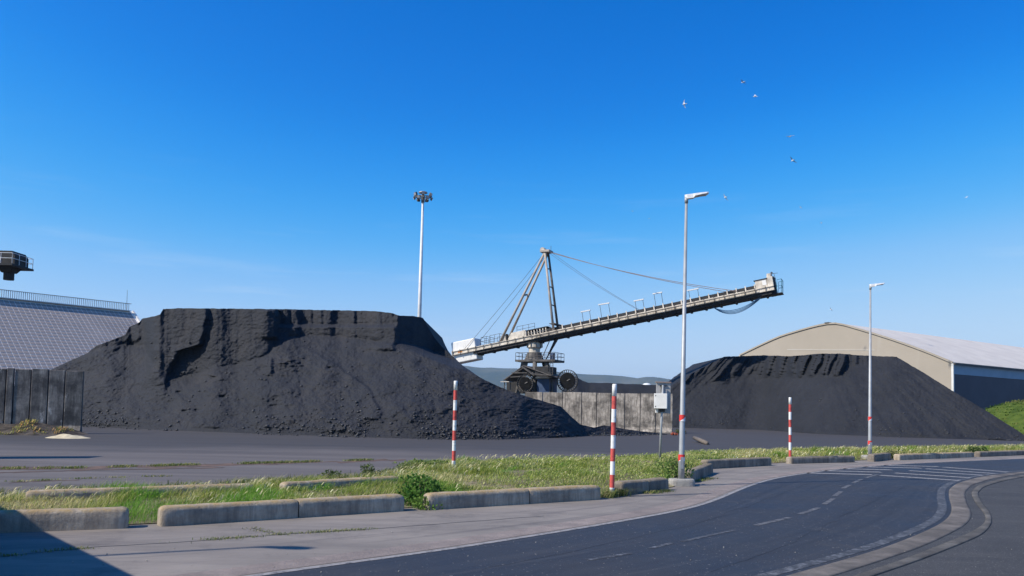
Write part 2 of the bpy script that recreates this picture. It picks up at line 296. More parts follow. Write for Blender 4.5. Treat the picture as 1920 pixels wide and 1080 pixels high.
# ------------------------------------------------------------------ objects
COL = S.collection
LOC = {}
def tag(o, label=None, cat=None, group=None, kind=None):
    if label: o['label'] = label
    if cat: o['category'] = cat
    if group: o['group'] = group
    if kind: o['kind'] = kind
    return o
def thing(name, label, cat, loc, group=None):
    o = bpy.data.objects.new(name, None); COL.objects.link(o); o.empty_display_size = 0.2
    o.location = Vector(loc); LOC[o.name] = np.array(loc, float); return tag(o, label, cat, group)
def root_loc(p):
    while p.parent: p = p.parent
    return LOC.get(p.name, np.zeros(3))
def link(name, me, mat, parent=None, base=None):
    o = bpy.data.objects.new(name, me); COL.objects.link(o)
    if mat: me.materials.append(MT[mat] if isinstance(mat, str) else mat)
    if parent: o.parent = parent
    elif base is not None: o.location = Vector(base); LOC[o.name] = np.array(base, float)
    return o
class MB:
    def __init__(s): s.v = []; s.f = []
    def add(s, vs, fs):
        k = len(s.v); s.v += [tuple(map(float, p)) for p in vs]; s.f += [tuple(i + k for i in f) for f in fs]; return s
    def box(s, c, size, ax=None):
        c = np.asarray(c, float); ax = ax if ax is not None else np.eye(3); h = np.asarray(size, float) / 2
        vs = [c + ax[0] * h[0] * i + ax[1] * h[1] * j + ax[2] * h[2] * k for i in (-1, 1) for j in (-1, 1) for k in (-1, 1)]
        return s.add(vs, [(0, 1, 3, 2), (4, 6, 7, 5), (0, 4, 5, 1), (2, 3, 7, 6), (0, 2, 6, 4), (1, 5, 7, 3)])
    def beam(s, a, b, w, h, up=(0, 0, 1)):
        a = np.asarray(a, float); b = np.asarray(b, float); d = b - a; L = np.linalg.norm(d); x = d / L
        up = np.asarray(up, float)
        if abs(np.dot(x, up)) > 0.98: up = V3(1, 0, 0)
        y = unit(np.cross(up, x)); z = np.cross(x, y); return s.box((a + b) / 2, (L, w, h), np.array([x, y, z]))
    def tube(s, a, b, r0, r1=None, n=8, caps=True):
        r1 = r0 if r1 is None else r1; return s.ptube([a, b], [r0, r1], n, caps)
    def ptube(s, pts, r, n=6, caps=True):
        pts = [np.asarray(p, float) for p in pts]; r = r if hasattr(r, '__len__') else [r] * len(pts); vs = []; fs = []
        for i, p in enumerate(pts):
            d = unit(pts[min(i + 1, len(pts) - 1)] - pts[max(i - 1, 0)]); u = V3(0, 0, 1) if abs(d[2]) < 0.9 else V3(1, 0, 0)
            x = unit(np.cross(u, d)); y = np.cross(d, x)
            vs += [p + r[i] * (math.cos(2 * math.pi * k / n) * x + math.sin(2 * math.pi * k / n) * y) for k in range(n)]
        for i in range(len(pts) - 1):
            for k in range(n): fs.append((i * n + k, i * n + (k + 1) % n, (i + 1) * n + (k + 1) % n, (i + 1) * n + k))
        if caps: fs.append(tuple(range(n))[::-1]); fs.append(tuple(range((len(pts) - 1) * n, len(pts) * n)))
        return s.add(vs, fs)
    def prism(s, poly, vec):
        n = len(poly); vec = np.asarray(vec, float); vs = [np.asarray(p, float) for p in poly]; vs = vs + [p + vec for p in vs]
        return s.add(vs, [tuple(range(n))[::-1], tuple(range(n, 2 * n))] + [(i, (i + 1) % n, n + (i + 1) % n, n + i) for i in range(n)])
    def lathe(s, c, prof, n=24, ax=None):
        c = np.asarray(c, float); ax = ax if ax is not None else np.eye(3); vs = []; fs = []
        for r, z in prof: vs += [c + ax[0] * r * math.cos(2 * math.pi * k / n) + ax[1] * r * math.sin(2 * math.pi * k / n) + ax[2] * z for k in range(n)]
        for i in range(len(prof) - 1):
            for k in range(n): fs.append((i * n + k, i * n + (k + 1) % n, (i + 1) * n + (k + 1) % n, (i + 1) * n + k))
        return s.add(vs, fs)
    def build(s, name, mat, parent=None, base=None, smooth=False, bevel=0.0, recalc=True):
        off = root_loc(parent) if parent else (np.asarray(base, float) if base is not None else np.zeros(3))
        me = bpy.data.meshes.new(name); me.from_pydata([tuple(np.asarray(p) - off) for p in s.v], [], s.f)
        if recalc:
            bm = bmesh.new(); bm.from_mesh(me); bmesh.ops.recalc_face_normals(bm, faces=bm.faces); bm.to_mesh(me); bm.free()
        if smooth:
            for p in me.polygons: p.use_smooth = True
        o = link(name, me, mat, parent, base)
        if bevel:
            md = o.modifiers.new('bevel', 'BEVEL'); md.width = bevel; md.segments = 2; md.limit_method = 'ANGLE'
        return o
def np_mesh(name, verts, quads, mat, parent=None, base=None, smooth=True, cols=None, tris=None):
    off = root_loc(parent) if parent else (np.asarray(base, float) if base is not None else np.zeros(3))
    me = bpy.data.meshes.new(name); verts = np.asarray(verts, float) - off
    nq = len(quads); ntr = 0 if tris is None else len(tris)
    me.vertices.add(len(verts)); me.vertices.foreach_set('co', verts.ravel())
    li = np.concatenate([np.asarray(quads, int).ravel(), np.zeros(0, int) if tris is None else np.asarray(tris, int).ravel()])
    me.loops.add(len(li)); me.loops.foreach_set('vertex_index', li)
    me.polygons.add(nq + ntr)
    st = np.concatenate([np.arange(nq) * 4, nq * 4 + np.arange(ntr) * 3]); me.polygons.foreach_set('loop_start', st)
    me.update(calc_edges=True); me.validate()
    if smooth: me.polygons.foreach_set('use_smooth', np.ones(len(me.polygons), bool))
    if cols is not None:
        ca = me.color_attributes.new('Col', 'FLOAT_COLOR', 'POINT'); c4 = np.ones((len(verts), 4)); c4[:, :3] = cols; ca.data.foreach_set('color', c4.ravel())
    return link(name, me, mat, parent, base)
def grid_quads(nr, nc):
    i = np.arange(nr - 1)[:, None] * nc + np.arange(nc - 1)[None]
    return np.stack([i, i + 1, i + nc + 1, i + nc], -1).reshape(-1, 4)
def resample(pts, n):
    p = np.array(pts, float); d = np.r_[0, np.cumsum(np.linalg.norm(np.diff(p, axis=0), axis=1))]; t = np.linspace(0, d[-1], n)
    return np.stack([np.interp(t, d, p[:, k]) for k in range(p.shape[1])], 1)
def smooth_path(pts, n=80, it=10):
    p = resample(pts, n)
    for _ in range(it): p[1:-1] = (p[:-2] + 2 * p[1:-1] + p[2:]) / 4
    return p
def sheet_between(name, a, b, mat, z, n=90, smooth_it=8, parent=None, h=0.0):
    A = smooth_path(a, n, smooth_it).copy(); B = smooth_path(b, n, smooth_it).copy(); A[:, 2] = z; B[:, 2] = z
    rows = [A, B]
    if h:
        A0 = A.copy(); B0 = B.copy(); A0[:, 2] = 0; B0[:, 2] = 0; rows = [A0, A + (B - A) * 0.0, A + (B - A) * 0.12, A + (B - A) * 0.88, B, B0]
        rows[1] = rows[1] + V3(0, 0, -h * 0.35); rows[4] = rows[4] + V3(0, 0, -h * 0.35)
    k = len(rows); vs = np.stack(rows, 0).reshape(-1, 3); q = grid_quads(k, n)
    o = np_mesh(name, vs, q, mat, parent, smooth=False)
    arc = np.r_[0, np.cumsum(np.linalg.norm(np.diff((A + B) / 2, axis=0), axis=1))]; uvl = o.data.uv_layers.new(name='UVMap'); vi = np.zeros(len(o.data.loops), int); o.data.loops.foreach_get('vertex_index', vi)
    uvl.data.foreach_set('uv', np.stack([(vi // n) / (k - 1), arc[vi % n] / 10.0], 1).ravel())
    bm = bmesh.new(); bm.from_mesh(o.data); bmesh.ops.recalc_face_normals(bm, faces=bm.faces)
    if sum(f.normal.z for f in bm.faces) < 0: bmesh.ops.reverse_faces(bm, faces=bm.faces)
    bm.to_mesh(o.data); bm.free(); return o

#@@STRUCT
# ------------------------------------------------------------------ the setting
# ground: one sheet to the horizon
gv = [(0, 0, 0)]; gf = []
for ri, rr in enumerate((30, 80, 200, 600, 2000, 9500)):
    gv += [(rr * math.cos(2 * math.pi * k / 48), rr * math.sin(2 * math.pi * k / 48), 0) for k in range(48)]
gf += [(0, 1 + k, 1 + (k + 1) % 48) for k in range(48)]
for ri in range(5): gf += [(1 + ri * 48 + k, 1 + (ri + 1) * 48 + k, 1 + (ri + 1) * 48 + (k + 1) % 48, 1 + ri * 48 + (k + 1) % 48) for k in range(48)]
g = MB(); g.add(gv, gf); ground = tag(g.build('ground', 'yard', recalc=False), kind='structure')

edge_px = [(300, 1108), (456, 1081), (600, 1061), (782, 1038), (928, 1015), (1056, 995), (1147, 979.5), (1238, 963.5), (1293, 952.5), (1340, 936.5), (1377, 920), (1410, 907.5), (1453, 896), (1512, 887), (1566, 880.5), (1621, 875.5), (1694, 870), (1803, 865), (1920, 860), (2100, 855)]
edge = GP(edge_px)
inner_px = [(1380, 1108), (1504, 1073), (1584, 1051), (1657, 1029), (1730, 1000), (1767, 982), (1783, 967), (1785, 952), (1779, 935), (1779, 918), (1796, 906), (1840, 894), (1920, 884.6), (2100, 872)]
inner = GP(inner_px)
out_px = [(1450, 1112), (1570, 1079), (1657, 1051), (1730, 1026), (1785, 1000), (1816, 982), (1823, 964), (1812, 942), (1808, 925), (1821, 910), (1862, 897.5), (1920, 888), (2100, 875)]
outer = GP(out_px)
rib_px = [(1500, 1115), (1621, 1075), (1694, 1051), (1767, 1022), (1821, 1000), (1850, 981), (1848, 966), (1830, 945), (1820, 925), (1833, 911), (1872, 899.5), (1925, 890), (2100, 877)]
rib_a = GP(rib_px)
rib_b = GP([(1535, 1117), (1648, 1078), (1722, 1053), (1795, 1024), (1845, 1003), (1861, 981), (1858, 964), (1841, 944), (1832, 926), (1845, 913), (1884, 901.5), (1940, 891.5), (2100, 879)])
# road sheet: from the left edge line to the inner kerb, extended behind the camera
e2 = [V3(-16, 4.5, 0)] + edge; i2 = [V3(-10, -1.0, 0), V3(-2, 6.5, 0)] + inner
road = tag(sheet_between('road', e2, i2, 'road', 0.012, 140, 6), kind='structure')
# shoulder of old asphalt from the edge line back past the barriers
back_px = [(-400, 985), (0, 940), (400, 935), (760, 925), (1127, 905), (1260, 880), (1330, 866), (1448, 862), (1606, 856), (1830, 848), (1920, 845), (2100, 842)]
tag(sheet_between('shoulder', [V3(-16, 4.5, 0)] + edge, [V3(-18, 9, 0)] + GP(back_px), 'shoulder', 0.004, 140, 4), kind='structure')
# concrete gutter strip just outside the edge line
def offset_path(p, d, n=140, it=6):
    p = smooth_path(p, n, it); t = np.gradient(p, axis=0); t[:, 2] = 0; t /= np.linalg.norm(t, axis=1)[:, None]
    return p + np.stack([-t[:, 1], t[:, 0], t[:, 2] * 0], 1) * d
ep = smooth_path(e2, 140, 6)
tag(sheet_between('gutter', offset_path(e2, 0.08), offset_path(e2, 0.62), 'gutter', 0.0085, 140, 0), kind='structure')
ln = sheet_between('edge_line', offset_path(e2, -0.14), offset_path(e2, -0.02), 'paint_edge', 0.0165, 140, 0); tag(ln, kind='structure')
# kerb band, gap and thin pale kerb round the apron on the right
tag(sheet_between('kerb_band', [V3(-2, 6.4, 0)] + inner, [V3(-1, 5.9, 0)] + outer, 'kerb', 0.024, 120, 6, h=0.024), kind='structure')
apr = GP([(2100, 1200), (2250, 1000), (2250, 900)])
tag(sheet_between('apron', [V3(-1, 5.7, 0)] + outer, [V3(3, -2, 0), V3(12, 2, 0), V3(24, 10, 0), V3(40, 24, 0), V3(60, 38, 0)], 'apron', 0.006, 120, 4), kind='structure')
tag(sheet_between('thin_kerb', [V3(-0.6, 5.4, 0)] + rib_a, [V3(-0.3, 5.2, 0)] + rib_b, 'kerb2', 0.03, 120, 6, h=0.03), kind='structure')
pl = sheet_between('faded_edge_line', offset_path([V3(-2, 6.4, 0)] + inner, 0.10, 120), offset_path([V3(-2, 6.4, 0)] + inner, 0.30, 120), 'paint_worn', 0.0162, 120, 0); tag(pl, kind='structure')
# painted dashes and crossing bars
def c8(x, y): return (1220 + x / 2.743, 800 + y / 2.743)
def bar(name, a, b, wdt, mat, z=0.0165):
    a = G(*a); b = G(*b); d = unit(b - a); nrm = V3(-d[1], d[0], 0); m = MB()
    q = [a + nrm * wdt / 2, a - nrm * wdt / 2, b - nrm * wdt / 2, b + nrm * wdt / 2]
    m.add([(p[0], p[1], z) for p in q], [(0, 1, 2, 3)]); o = m.build(name, mat, parent=road)
    if o.data.polygons[0].normal.z < 0: o.data.flip_normals()
    return o
for a, b in [((540, 511), (715, 470)), ((765, 453), (865, 420)), ((893, 402), (940, 372)), ((945, 360), (980, 335)), ((988, 320), (1025, 302)), ((1040, 292), (1085, 272)), ((1105, 266), (1165, 248))]:
    bar('lane_dash', c8(*a), c8(*b), 0.13, 'paint')
for a, b in [((160, 595), (430, 535)), ((-320, 690), (-100, 655)), ((0, 630), (110, 602))]:
    bar('lane_dash', c8(*a), c8(*b), 0.10, 'paint_worn')
for a, b in [((800, 240), (1140, 249)), ((880, 228), (1185, 236)), ((985, 218), (1240, 224)), ((1080, 208), (1390, 215)), ((1190, 200), (1480, 207)),
             ((1180, 252), (1590, 279)), ((1255, 240), (1645, 265)), ((1330, 228), (1710, 252)), ((1415, 218), (1770, 243)), ((1505, 210), (1840, 235))]:
    bar('crossing_bar', c8(*a), c8(*b), 0.36, 'paint_edge')
# verge of soil under the grass, gently mounded
vf_px = [(-300, 1010), (0, 993), (238, 986), (301, 982), (556, 966), (760, 953), (806, 951), (990, 941), (1127, 932), (1169, 926), (1250, 917), (1300, 902), (1330, 884), (1326, 876), (1448, 869), (1484, 867), (1606, 864), (1687, 859), (1828, 855), (1920, 852), (2100, 848)]
vb_px = [(-300, 960), (0, 938), (60, 934), (300, 928), (480, 917), (540, 914), (700, 903), (760, 880), (850, 868), (1000, 862), (1130, 862), (1300, 852), (1500, 845), (1606, 845), (1687, 844), (1828, 842), (1920, 840), (2100, 836)]
VF = smooth_path(GP(vf_px), 160, 2); VB = smooth_path(GP(vb_px), 160, 2)
rows = []
for k, t in enumerate(np.linspace(0, 1, 9)):
    p = VF + (VB - VF) * t; hgt = 0.02 + 0.13 * math.sin(math.pi * min(1, max(0, t))) + 0.05 * fbm(p[:, 0] * 0.8, p[:, 1] * 0.8, 3) * (0 < t < 1)
    p = p.copy(); p[:, 2] = np.maximum(hgt, 0.015); rows.append(p)
verge = tag(np_mesh('verge', np.stack(rows, 0).reshape(-1, 3), grid_quads(9, 160), 'soil'), kind='structure')
def verge_z(t): return 0.02 + 0.13 * np.sin(np.pi * t)
# reddish earth strips crossing the yard (an old filled-in track)
def strip(name, pts, wd, mat, z, jag=0.25):
    p = smooth_path(GP(pts), 90, 3); a = p.copy(); b = p.copy(); s = np.arange(90)
    a[:, 1] -= wd * (0.5 + jag * fbm(s * 0.3, s * 0 + z * 900, 4)); b[:, 1] += wd * (0.5 + jag * fbm(s * 0.33, s * 0 + 40 + z * 700, 4))
    return tag(sheet_between(name, a, b, mat, z, 90, 0), kind='structure')
strip('earth_strip', [(-60, 879), (160, 877), (360, 874), (560, 868), (760, 862)], 1.1, 'red_soil', 0.004, 1.0)
strip('earth_strip', [(-60, 888), (160, 882), (420, 877)], 0.35, 'red_soil', 0.008, 0.8)
strip('earth_strip', [(20, 905), (120, 901), (150, 900)], 0.25, 'red_soil', 0.004, 0.8)
# shoulder cracks
def crack(pts, wd=0.02):
    p = resample(GP(pts), 60); p[:, 1] += 0.05 * fbm(np.arange(60) * 0.5, np.arange(60) * 0.0 + pts[0][0], 3)
    a = p.copy(); b = p.copy(); a[:, 1] -= wd; b[:, 1] += wd; return tag(sheet_between('crack', a, b, 'boom_dark', 0.0065, 60, 0), kind='structure')
crack([(0, 1044), (190, 1025), (330, 1018), (510, 1004), (700, 992), (1020, 968)])
crack([(470, 990), (500, 998), (535, 1003)], 0.012)
def road_crack(pts, wd):
    p = resample(GP(pts), 80); sd = pts[0][0]; p[:, 0] += 0.10 * fbm(np.arange(80) * 0.35, np.arange(80) * 0.0 + sd, 4); p[:, 1] += 0.10 * fbm(np.arange(80) * 0.35 + 50, np.arange(80) * 0.0 + sd, 4); a = p.copy(); b = p.copy(); a[:, 1] -= wd; b[:, 1] += wd; return tag(sheet_between('crack', a, b, 'boom_dark', 0.0150, 80, 0), kind='structure')
road_crack([(900, 1070), (1100, 1030), (1300, 985), (1430, 940), (1520, 905)], 0.008)
road_crack([(1330, 1075), (1480, 1020), (1600, 960), (1690, 915)], 0.007)
# hills across the bay
KH = 6000 / 3400; hx = np.linspace(-2600, 5200, 240) * KH; HY = 3400.0 * KH
rid_px = [-2000, 300, 700, 870, 900, 960, 1044, 1080, 1141, 1201, 1266, 1500, 2000, 3500]; rid_y = [720, 690, 684, 686, 688, 691, 696, 700, 704, 708, 712, 722, 735, 760]
pxs = 960 + hx / HY * F_PX; cy = np.interp(pxs, rid_px, rid_y) + 2.2 * fbm(pxs * 0.03, pxs * 0, 4) + 0.8 * fbm(pxs * 0.3, pxs * 0 + 9, 2)
yh = HOR + ROLL * (pxs - CX); hz = HC + (yh - cy) / F_PX * HY
rows = []
for k, (dy, fr) in enumerate([(-1100, -0.01), (-950, 0.05), (-800, 0.16), (-650, 0.30), (-520, 0.42), (-400, 0.55), (-280, 0.68), (-180, 0.80), (-90, 0.92), (0, 1.0), (200, 0.9), (700, 0.4), (1200, -0.01)]):
    n = 46 * fbm(hx * 0.0023, np.full_like(hx, dy * 0.004), 5) * (0.1 < fr < 0.95); dy = dy * KH
    rows.append(np.stack([hx * (1 + dy / HY * (dy < 0)), np.full_like(hx, HY + dy) + 100 * fbm(hx * 0.0012, hx * 0 + dy, 2), np.maximum(hz * fr + n, -2)], 1))
rows[9][:, 2] = hz; rows[9][:, 1] = HY
tag(np_mesh('hills', np.stack(rows, 0).reshape(-1, 3), grid_quads(13, 240), 'hills'), kind='structure')
# grassy bank on the right behind the heap
mx = np.linspace(50, 100, 70); my = np.linspace(78, 112, 40); X, Y = np.meshgrid(mx, my)
Z = 4.2 * sst(52.5, 64, X + 0.0 * Y) * sst(79, 90, Y + 2 * fbm(X * 0.2, Y * 0.2, 3)) * (1 - sst(100, 112, Y)) + 0.35 * fbm(X * 0.3, Y * 0.3, 4) * sst(52.5, 58, X) - 0.08
bank = tag(np_mesh('grassy_bank', np.stack([X, Y, Z], -1).reshape(-1, 3), grid_quads(40, 70), 'turf'), kind='structure')
# dusty earth bank at the foot of the left wall
a = G(-120, 806); b = G(150, 815); bx = np.linspace(a[0], b[0] + 0.8, 60); by = np.linspace(47.0, 51.2, 24); X, Y = np.meshgrid(bx, by)
Z = (0.75 * sst(47.2, 50.6, Y + 1.0 * fbm(X * 0.35, Y * 0.5, 3)) + 0.2 * fbm(X * 0.9, Y * 0.9, 4)) * (1 - sst(bx[-1] - 4.0, bx[-1], X)) - 0.06
earth_bank = tag(np_mesh('earth_bank', np.stack([X, Y, Z], -1).reshape(-1, 3), grid_quads(24, 60), 'dark_soil'), kind='structure')
#@@PILES
# ------------------------------------------------------------------ coal heaps
def heap(name, label, toe, sil, mfun, dfun, x0, x1, step, nrow, plateau, mat, lump_n=0, ymax=None):
    px = np.arange(x0, x1 + step, step); nc = len(px)
    ty = np.interp(px, *zip(*toe)) + 0.22 * fbm(px * 0.02, px * 0, 3); ks = 41; ty = np.convolve(np.pad(ty, ks // 2, mode='edge'), np.ones(ks) / ks, 'valid'); sy = np.interp(px, *zip(*sil)); sy = sy + (0.8 * fbm(px * 0.11, px * 0 + 3, 4) + 0.5 * vn(px * 0.7, px * 0)) * sst(4, 20, ty - sy); sy = np.minimum(sy, ty - 0.4)
    t = np.linspace(0, 1, nrow)[:, None]; PY = ty + (sy - ty) * t; PX = np.broadcast_to(px, PY.shape)
    d = ray(PX, PY); k = d[..., 0] / d[..., 1]; c = d[..., 2] / d[..., 1]
    Y = np.zeros_like(PY); Y[0] = -HC / c[0] + 0
    mm = mfun(PX, PY)
    for i in range(nrow - 1): Y[i + 1] = Y[i] * (1 - mm[i] * c[i]) / (1 - mm[i] * c[i + 1])
    X = k * Y; Z = HC + c * Y
    Y = Y + dfun(PX, PY, X, Z, Y) * sst(0, 0.06, t)
    ker = np.array([1, 2, 3, 2, 1.0]); ker /= ker.sum(); Yp = np.pad(Y, ((0, 0), (2, 2)), 'edge'); Y = sum(ker[j] * Yp[:, j:j + nc] for j in range(5))
    Y[0] = -HC / c[0]
    Y = Y + (0.10 * fbm(PX * 0.22, PY * 0.30, 3) + 0.05 * fbm(PX * 0.45, PY * 0.6, 3, 0.6)) * sst(0, 0.05, t)
    Y = np.maximum(Y, Y[0] - 0.3)
    X = k * Y; Z = HC + c * Y; Z[0] = -0.05
    top = np.stack([X[-1], Y[-1], Z[-1]], 1); zmax = Z[-1].max(); rows = [np.stack([X, Y, Z], -1)]
    fr = np.clip(top[:, 2] / zmax, 0, 1); pd = plateau * fr ** 1.5
    for q in (0.05, 0.2, 0.5, 1.0):
        yy = top[:, 1] + pd * q; rows.append(np.stack([top[:, 0], yy, top[:, 2] - 0.06 + 0.0 * yy], 1)[None])
    for q in (0.25, 0.5, 0.75, 1.0):
        yy = top[:, 1] + pd + np.maximum(top[:, 2], 0) * 1.48 * q; rows.append(np.stack([top[:, 0], yy, (top[:, 2] - 0.06) * (1 - q) - 0.06 * q], 1)[None])
    P = np.concatenate(rows, 0); nr = P.shape[0]
    cen = int(np.argmax(top[:, 2])); base = V3(top[cen, 0], Y[0, cen] + 6, 0)
    th = thing(name, label, 'coal heap', base)
    o = np_mesh('coal', P.reshape(-1, 3), grid_quads(nr, nc), mat, th)
    if lump_n:
        ico = MB(); bm = bmesh.new(); bmesh.ops.create_icosphere(bm, subdivisions=1, radius=1); iv = np.array([v.co for v in bm.verts]); it_ = np.array([[v.index for v in f.verts] for f in bm.faces]); bm.free()
        r2 = np.random.default_rng(11); ci = r2.integers(4, nc - 4, lump_n * 3); tt = np.where(r2.random(lump_n * 3) < 0.22, r2.random(lump_n * 3) * 0.8, np.abs(r2.normal(0, 0.12, lump_n * 3))); ri = (tt * nrow).astype(int)
        dens = fbm(px[ci] * 0.012, tt * 2, 3) + 0.25; keep = (ri < nrow - 2) & (r2.random(lump_n * 3) < np.clip(dens * 1.8, 0.08, 1)); ci = ci[keep][:lump_n]; ri = ri[keep][:lump_n]
        p = P[ri, ci]; sz = 0.024 + 0.10 * r2.random(len(p)) ** 7; p[:, 1] -= 0.3 * sz
        onfloor = (ri < 3); p[onfloor, 1] -= r2.random(onfloor.sum()) * 1.2; p[onfloor, 2] = sz[onfloor] * 0.4
        jit = 1 + 0.5 * (r2.random((len(p), len(iv), 1)) - 0.5); vv = p[:, None, :] + iv[None] * sz[:, None, None] * jit * np.array([1.15, 1, 0.8])
        tr = it_[None] + (np.arange(len(p)) * len(iv))[:, None, None]
        lo = np_mesh('loose_lumps', vv.reshape(-1, 3), np.zeros((0, 4), int), 'lump', th, smooth=False, tris=tr.reshape(-1, 3)); lo['kind'] = 'stuff'
    return th
def saw(u, seed=0):
    i = np.floor(u); f = u - i; return f, _T[(i.astype(int) + seed) & 255, seed]
# left heap
cbx = [-80, 100, 165, 180, 200, 245, 270, 290, 312, 355, 406, 458, 500, 523, 564, 630, 736, 747, 798, 846, 866, 900, 950, 1000, 1100, 1300]
cby = [780, 688, 659, 653, 651, 644, 655, 690, 712, 704, 689, 680, 666, 638, 629, 631, 643, 650, 665, 685, 688, 704, 728, 744, 780, 800]
scy = [560, 587, 622, 646, 658, 697, 723, 760]; scx = [394, 392, 386, 379, 339, 320, 313, 312]
def mf1(px, py):
    cb = np.interp(px, cbx, cby) + 3 * fbm(px * 0.07, py * 0 + 2, 3); m = np.full_like(py, 1.5) + 0.5 * fbm(px * 0.012, py * 0.02, 3)
    m = m + (1.35 - m) * (1 - sst(170, 260, px))
    cliff = py < cb; mc = 0.45 + 0.16 * fbm(px * 0.025, py * 0.03, 3); m = np.where(cliff, mc, m)
    shelf = (px > 523) & (px < 742) & (py < 615) & (py > 607.5 + 1.5 * fbm(px * 0.05, px * 0, 2)); m = np.where(shelf, 3.2, m)
    band = (py < cb + 6) & (py >= cb) & (px > 200) & (px < 880); m = np.where(band, 2.1, m)
    lowc = (px > 275) & (px < 316) & (py > 694 + (px - 275) * 0.2) & (py < 724); m = np.where(lowc, m + (0.55 - m) * sst(270, 290, px) * (1 - sst(296, 316, px)), m)
    return m
def df1(px, py, X, Z, Y):
    cb = np.interp(px, cbx, cby); o = 0
    sx = np.interp(py, scy, scx) + 3 * fbm(py * 0.08, py * 0, 3); amp = np.interp(py, [560, 648, 662, 715, 735, 750], [1.25, 1.25, 1.1, 0.9, 0.3, 0])
    left = sx - px; o = o - amp * sst(-3, 8, left) * (1 - np.clip(left / 125, 0, 1))
    for x0, ya, yb, a, dec in [(521, 584, 634, 1.3, 45), (561, 584, 627, 0.7, 28), (742, 575, 655, 1.2, 90), (264, 590, 640, 0.8, 26), (243, 600, 646, 0.8, 30), (221, 610, 655, 0.6, 26), (680, 584, 606, 0.4, 40)]:
        lx = x0 + 4 * fbm(py * 0.1, py * 0 + x0, 3) - px; o = o - 0.65 * a * sst(-2, 6, lx) * (1 - np.clip(lx / dec, 0, 1)) * sst(ya - 6, ya, py) * (1 - sst(yb - 4, yb + 5, py))
    dl = (np.interp(py, [640, 653, 690, 725, 773, 800], [560, 578, 640, 690, 716, 722]) + 5 * fbm(py * 0.06, py * 0 + 7, 3)) - px      # old slump line
    o = o - 0.45 * sst(-3, 5, dl) * (1 - np.clip(dl / 70, 0, 1)) * sst(645, 670, py) * (1 - sst(780, 800, py))
    gul = (511 + 2 * fbm(py * 0.2, py * 0, 2)) - px; o = o - 0.7 * sst(-1, 3, gul) * (1 - np.clip(gul / 22, 0, 1)) * sst(668, 676, py) * (1 - sst(696, 708, py))
    endm = np.clip(px - 743, 0, None); o = o + np.minimum(endm * 0.10, 7) * np.clip((cb + 2 - py) / 14, 0, 1) * (px < 890)
    cl = np.clip((cb - py) / 8, 0, 1)
    o = o + cl * (0.26 * fbm(px * 0.03, py * 0.025, 4) + 0.07 * fbm(px * 0.2, py * 0.06, 3))
    o = o + (1 - cl) * (0.55 * fbm(px * 0.02, py * 0.03, 5, 0.55) + 0.13 * fbm(px * 0.10, py * 0.16, 4, 0.65))
    rub = np.exp(-((px - 545) / 42) ** 2 - ((py - 676) / 16) ** 2); o = o - rub * (0.3 + 0.9 * np.abs(fbm(px * 0.12, py * 0.2, 4)))
    rub2 = sst(775, 812, py) * np.exp(-((px - 520) / 170) ** 2); o = o - rub2 * 0.5 * np.abs(fbm(px * 0.10, py * 0.2, 4))
    holes = ((335, 735), (418, 744), (400, 708), (345, 770), (368, 769), (617, 690))
    for hx_, hy_ in holes: o = o + 0.45 * np.exp(-((px - hx_) / 4.0) ** 2 - ((py - hy_) / 2.2) ** 2)
    return o
toe1 = [(-90, 795), (60, 797), (160, 800), (300, 806), (450, 812), (600, 817), (750, 822), (850, 824), (950, 824), (1050, 821), (1110, 817), (1180, 816.5), (1250, 815)]
sil1 = [(-90, 790), (-30, 755), (40, 716), (100, 691), (165, 661), (180, 649), (200, 641), (235, 628), (242, 613), (262, 604), (266, 598), (300, 590), (306, 579), (330, 578), (470, 579), (600, 581), (700, 583), (735, 587), (750, 592), (775, 592), (793, 596), (798, 606), (815, 634), (830, 652), (850, 669), (866, 684), (900, 708), (950, 731), (1000, 747), (1052, 762), (1070, 780), (1088, 796), (1114, 802), (1133, 797), (1170, 804), (1201, 808.5), (1237, 812), (1252, 814)]
heap('coal_heap', 'huge black coal heap with a cut flat top and slumped cliffs, left of the stacker', toe1, sil1, mf1, df1, -90, 1250, 1.5, 190, 22, 'coal', 5200)
# right heap
cb2x = [1250, 1284, 1325, 1345, 1362, 1407, 1450, 1499, 1560, 1581, 1592, 1640, 1680, 1700]; cb2y = [600, 742, 722, 724, 722, 702, 700, 700, 699, 696, 678, 676, 672, 600]
def mf2(px, py):
    cb = np.interp(px, cb2x, cb2y) + 5 * fbm(px * 0.09, py * 0, 3); m = np.full_like(py, 1.45) + 0.25 * fbm(px * 0.01, py * 0.01, 2)
    return np.where(py < cb, 0.75, m)
def df2(px, py, X, Z, Y):
    cb = np.interp(px, cb2x, cb2y); inn = np.clip((cb - py + 9) / 10, 0, 1); o = 0
    for per, sl_, amp, seed in ((23.0, 0.30, 1.25, 3), (11.0, 0.15, 0.8, 60)):
        slant = sl_ + (0.75 - sl_) * (1 - sst(1360, 1440, px)); u = (px + slant * (py - 668) + 8 * fbm(px * 0.03, py * 0.03, 2)) / per; f, r = saw(u, seed); r = 0.45 + 0.55 * r
        ln_ = 0.1 + 0.9 * r; o = o - amp * r * f ** 1.4 * np.clip((ln_ * 60 - (py - 668)) / 12, 0, 1) * inn * np.clip((1640 - px) / 40, 0.1, 1)
    o = o + 0.5 * fbm(px * 0.015, py * 0.012, 4) + 0.30 * fbm((px - 1490) / (1 + (py - 680) / 150.0) * 0.09, py * 0.006, 3) * sst(690, 720, py)
    return o
toe2 = [(1225, 801), (1262, 802), (1425, 806), (1536, 814), (1684, 820), (1920, 827), (2010, 829)]
sil2 = [(1225, 792), (1240, 765), (1262, 721), (1314, 691), (1358, 669), (1400, 667), (1432, 666), (1480, 668), (1536, 663), (1575, 663), (1610, 666), (1681, 669), (1740, 704), (1788, 734), (1851, 771), (1920, 815), (1945, 826), (2010, 828)]
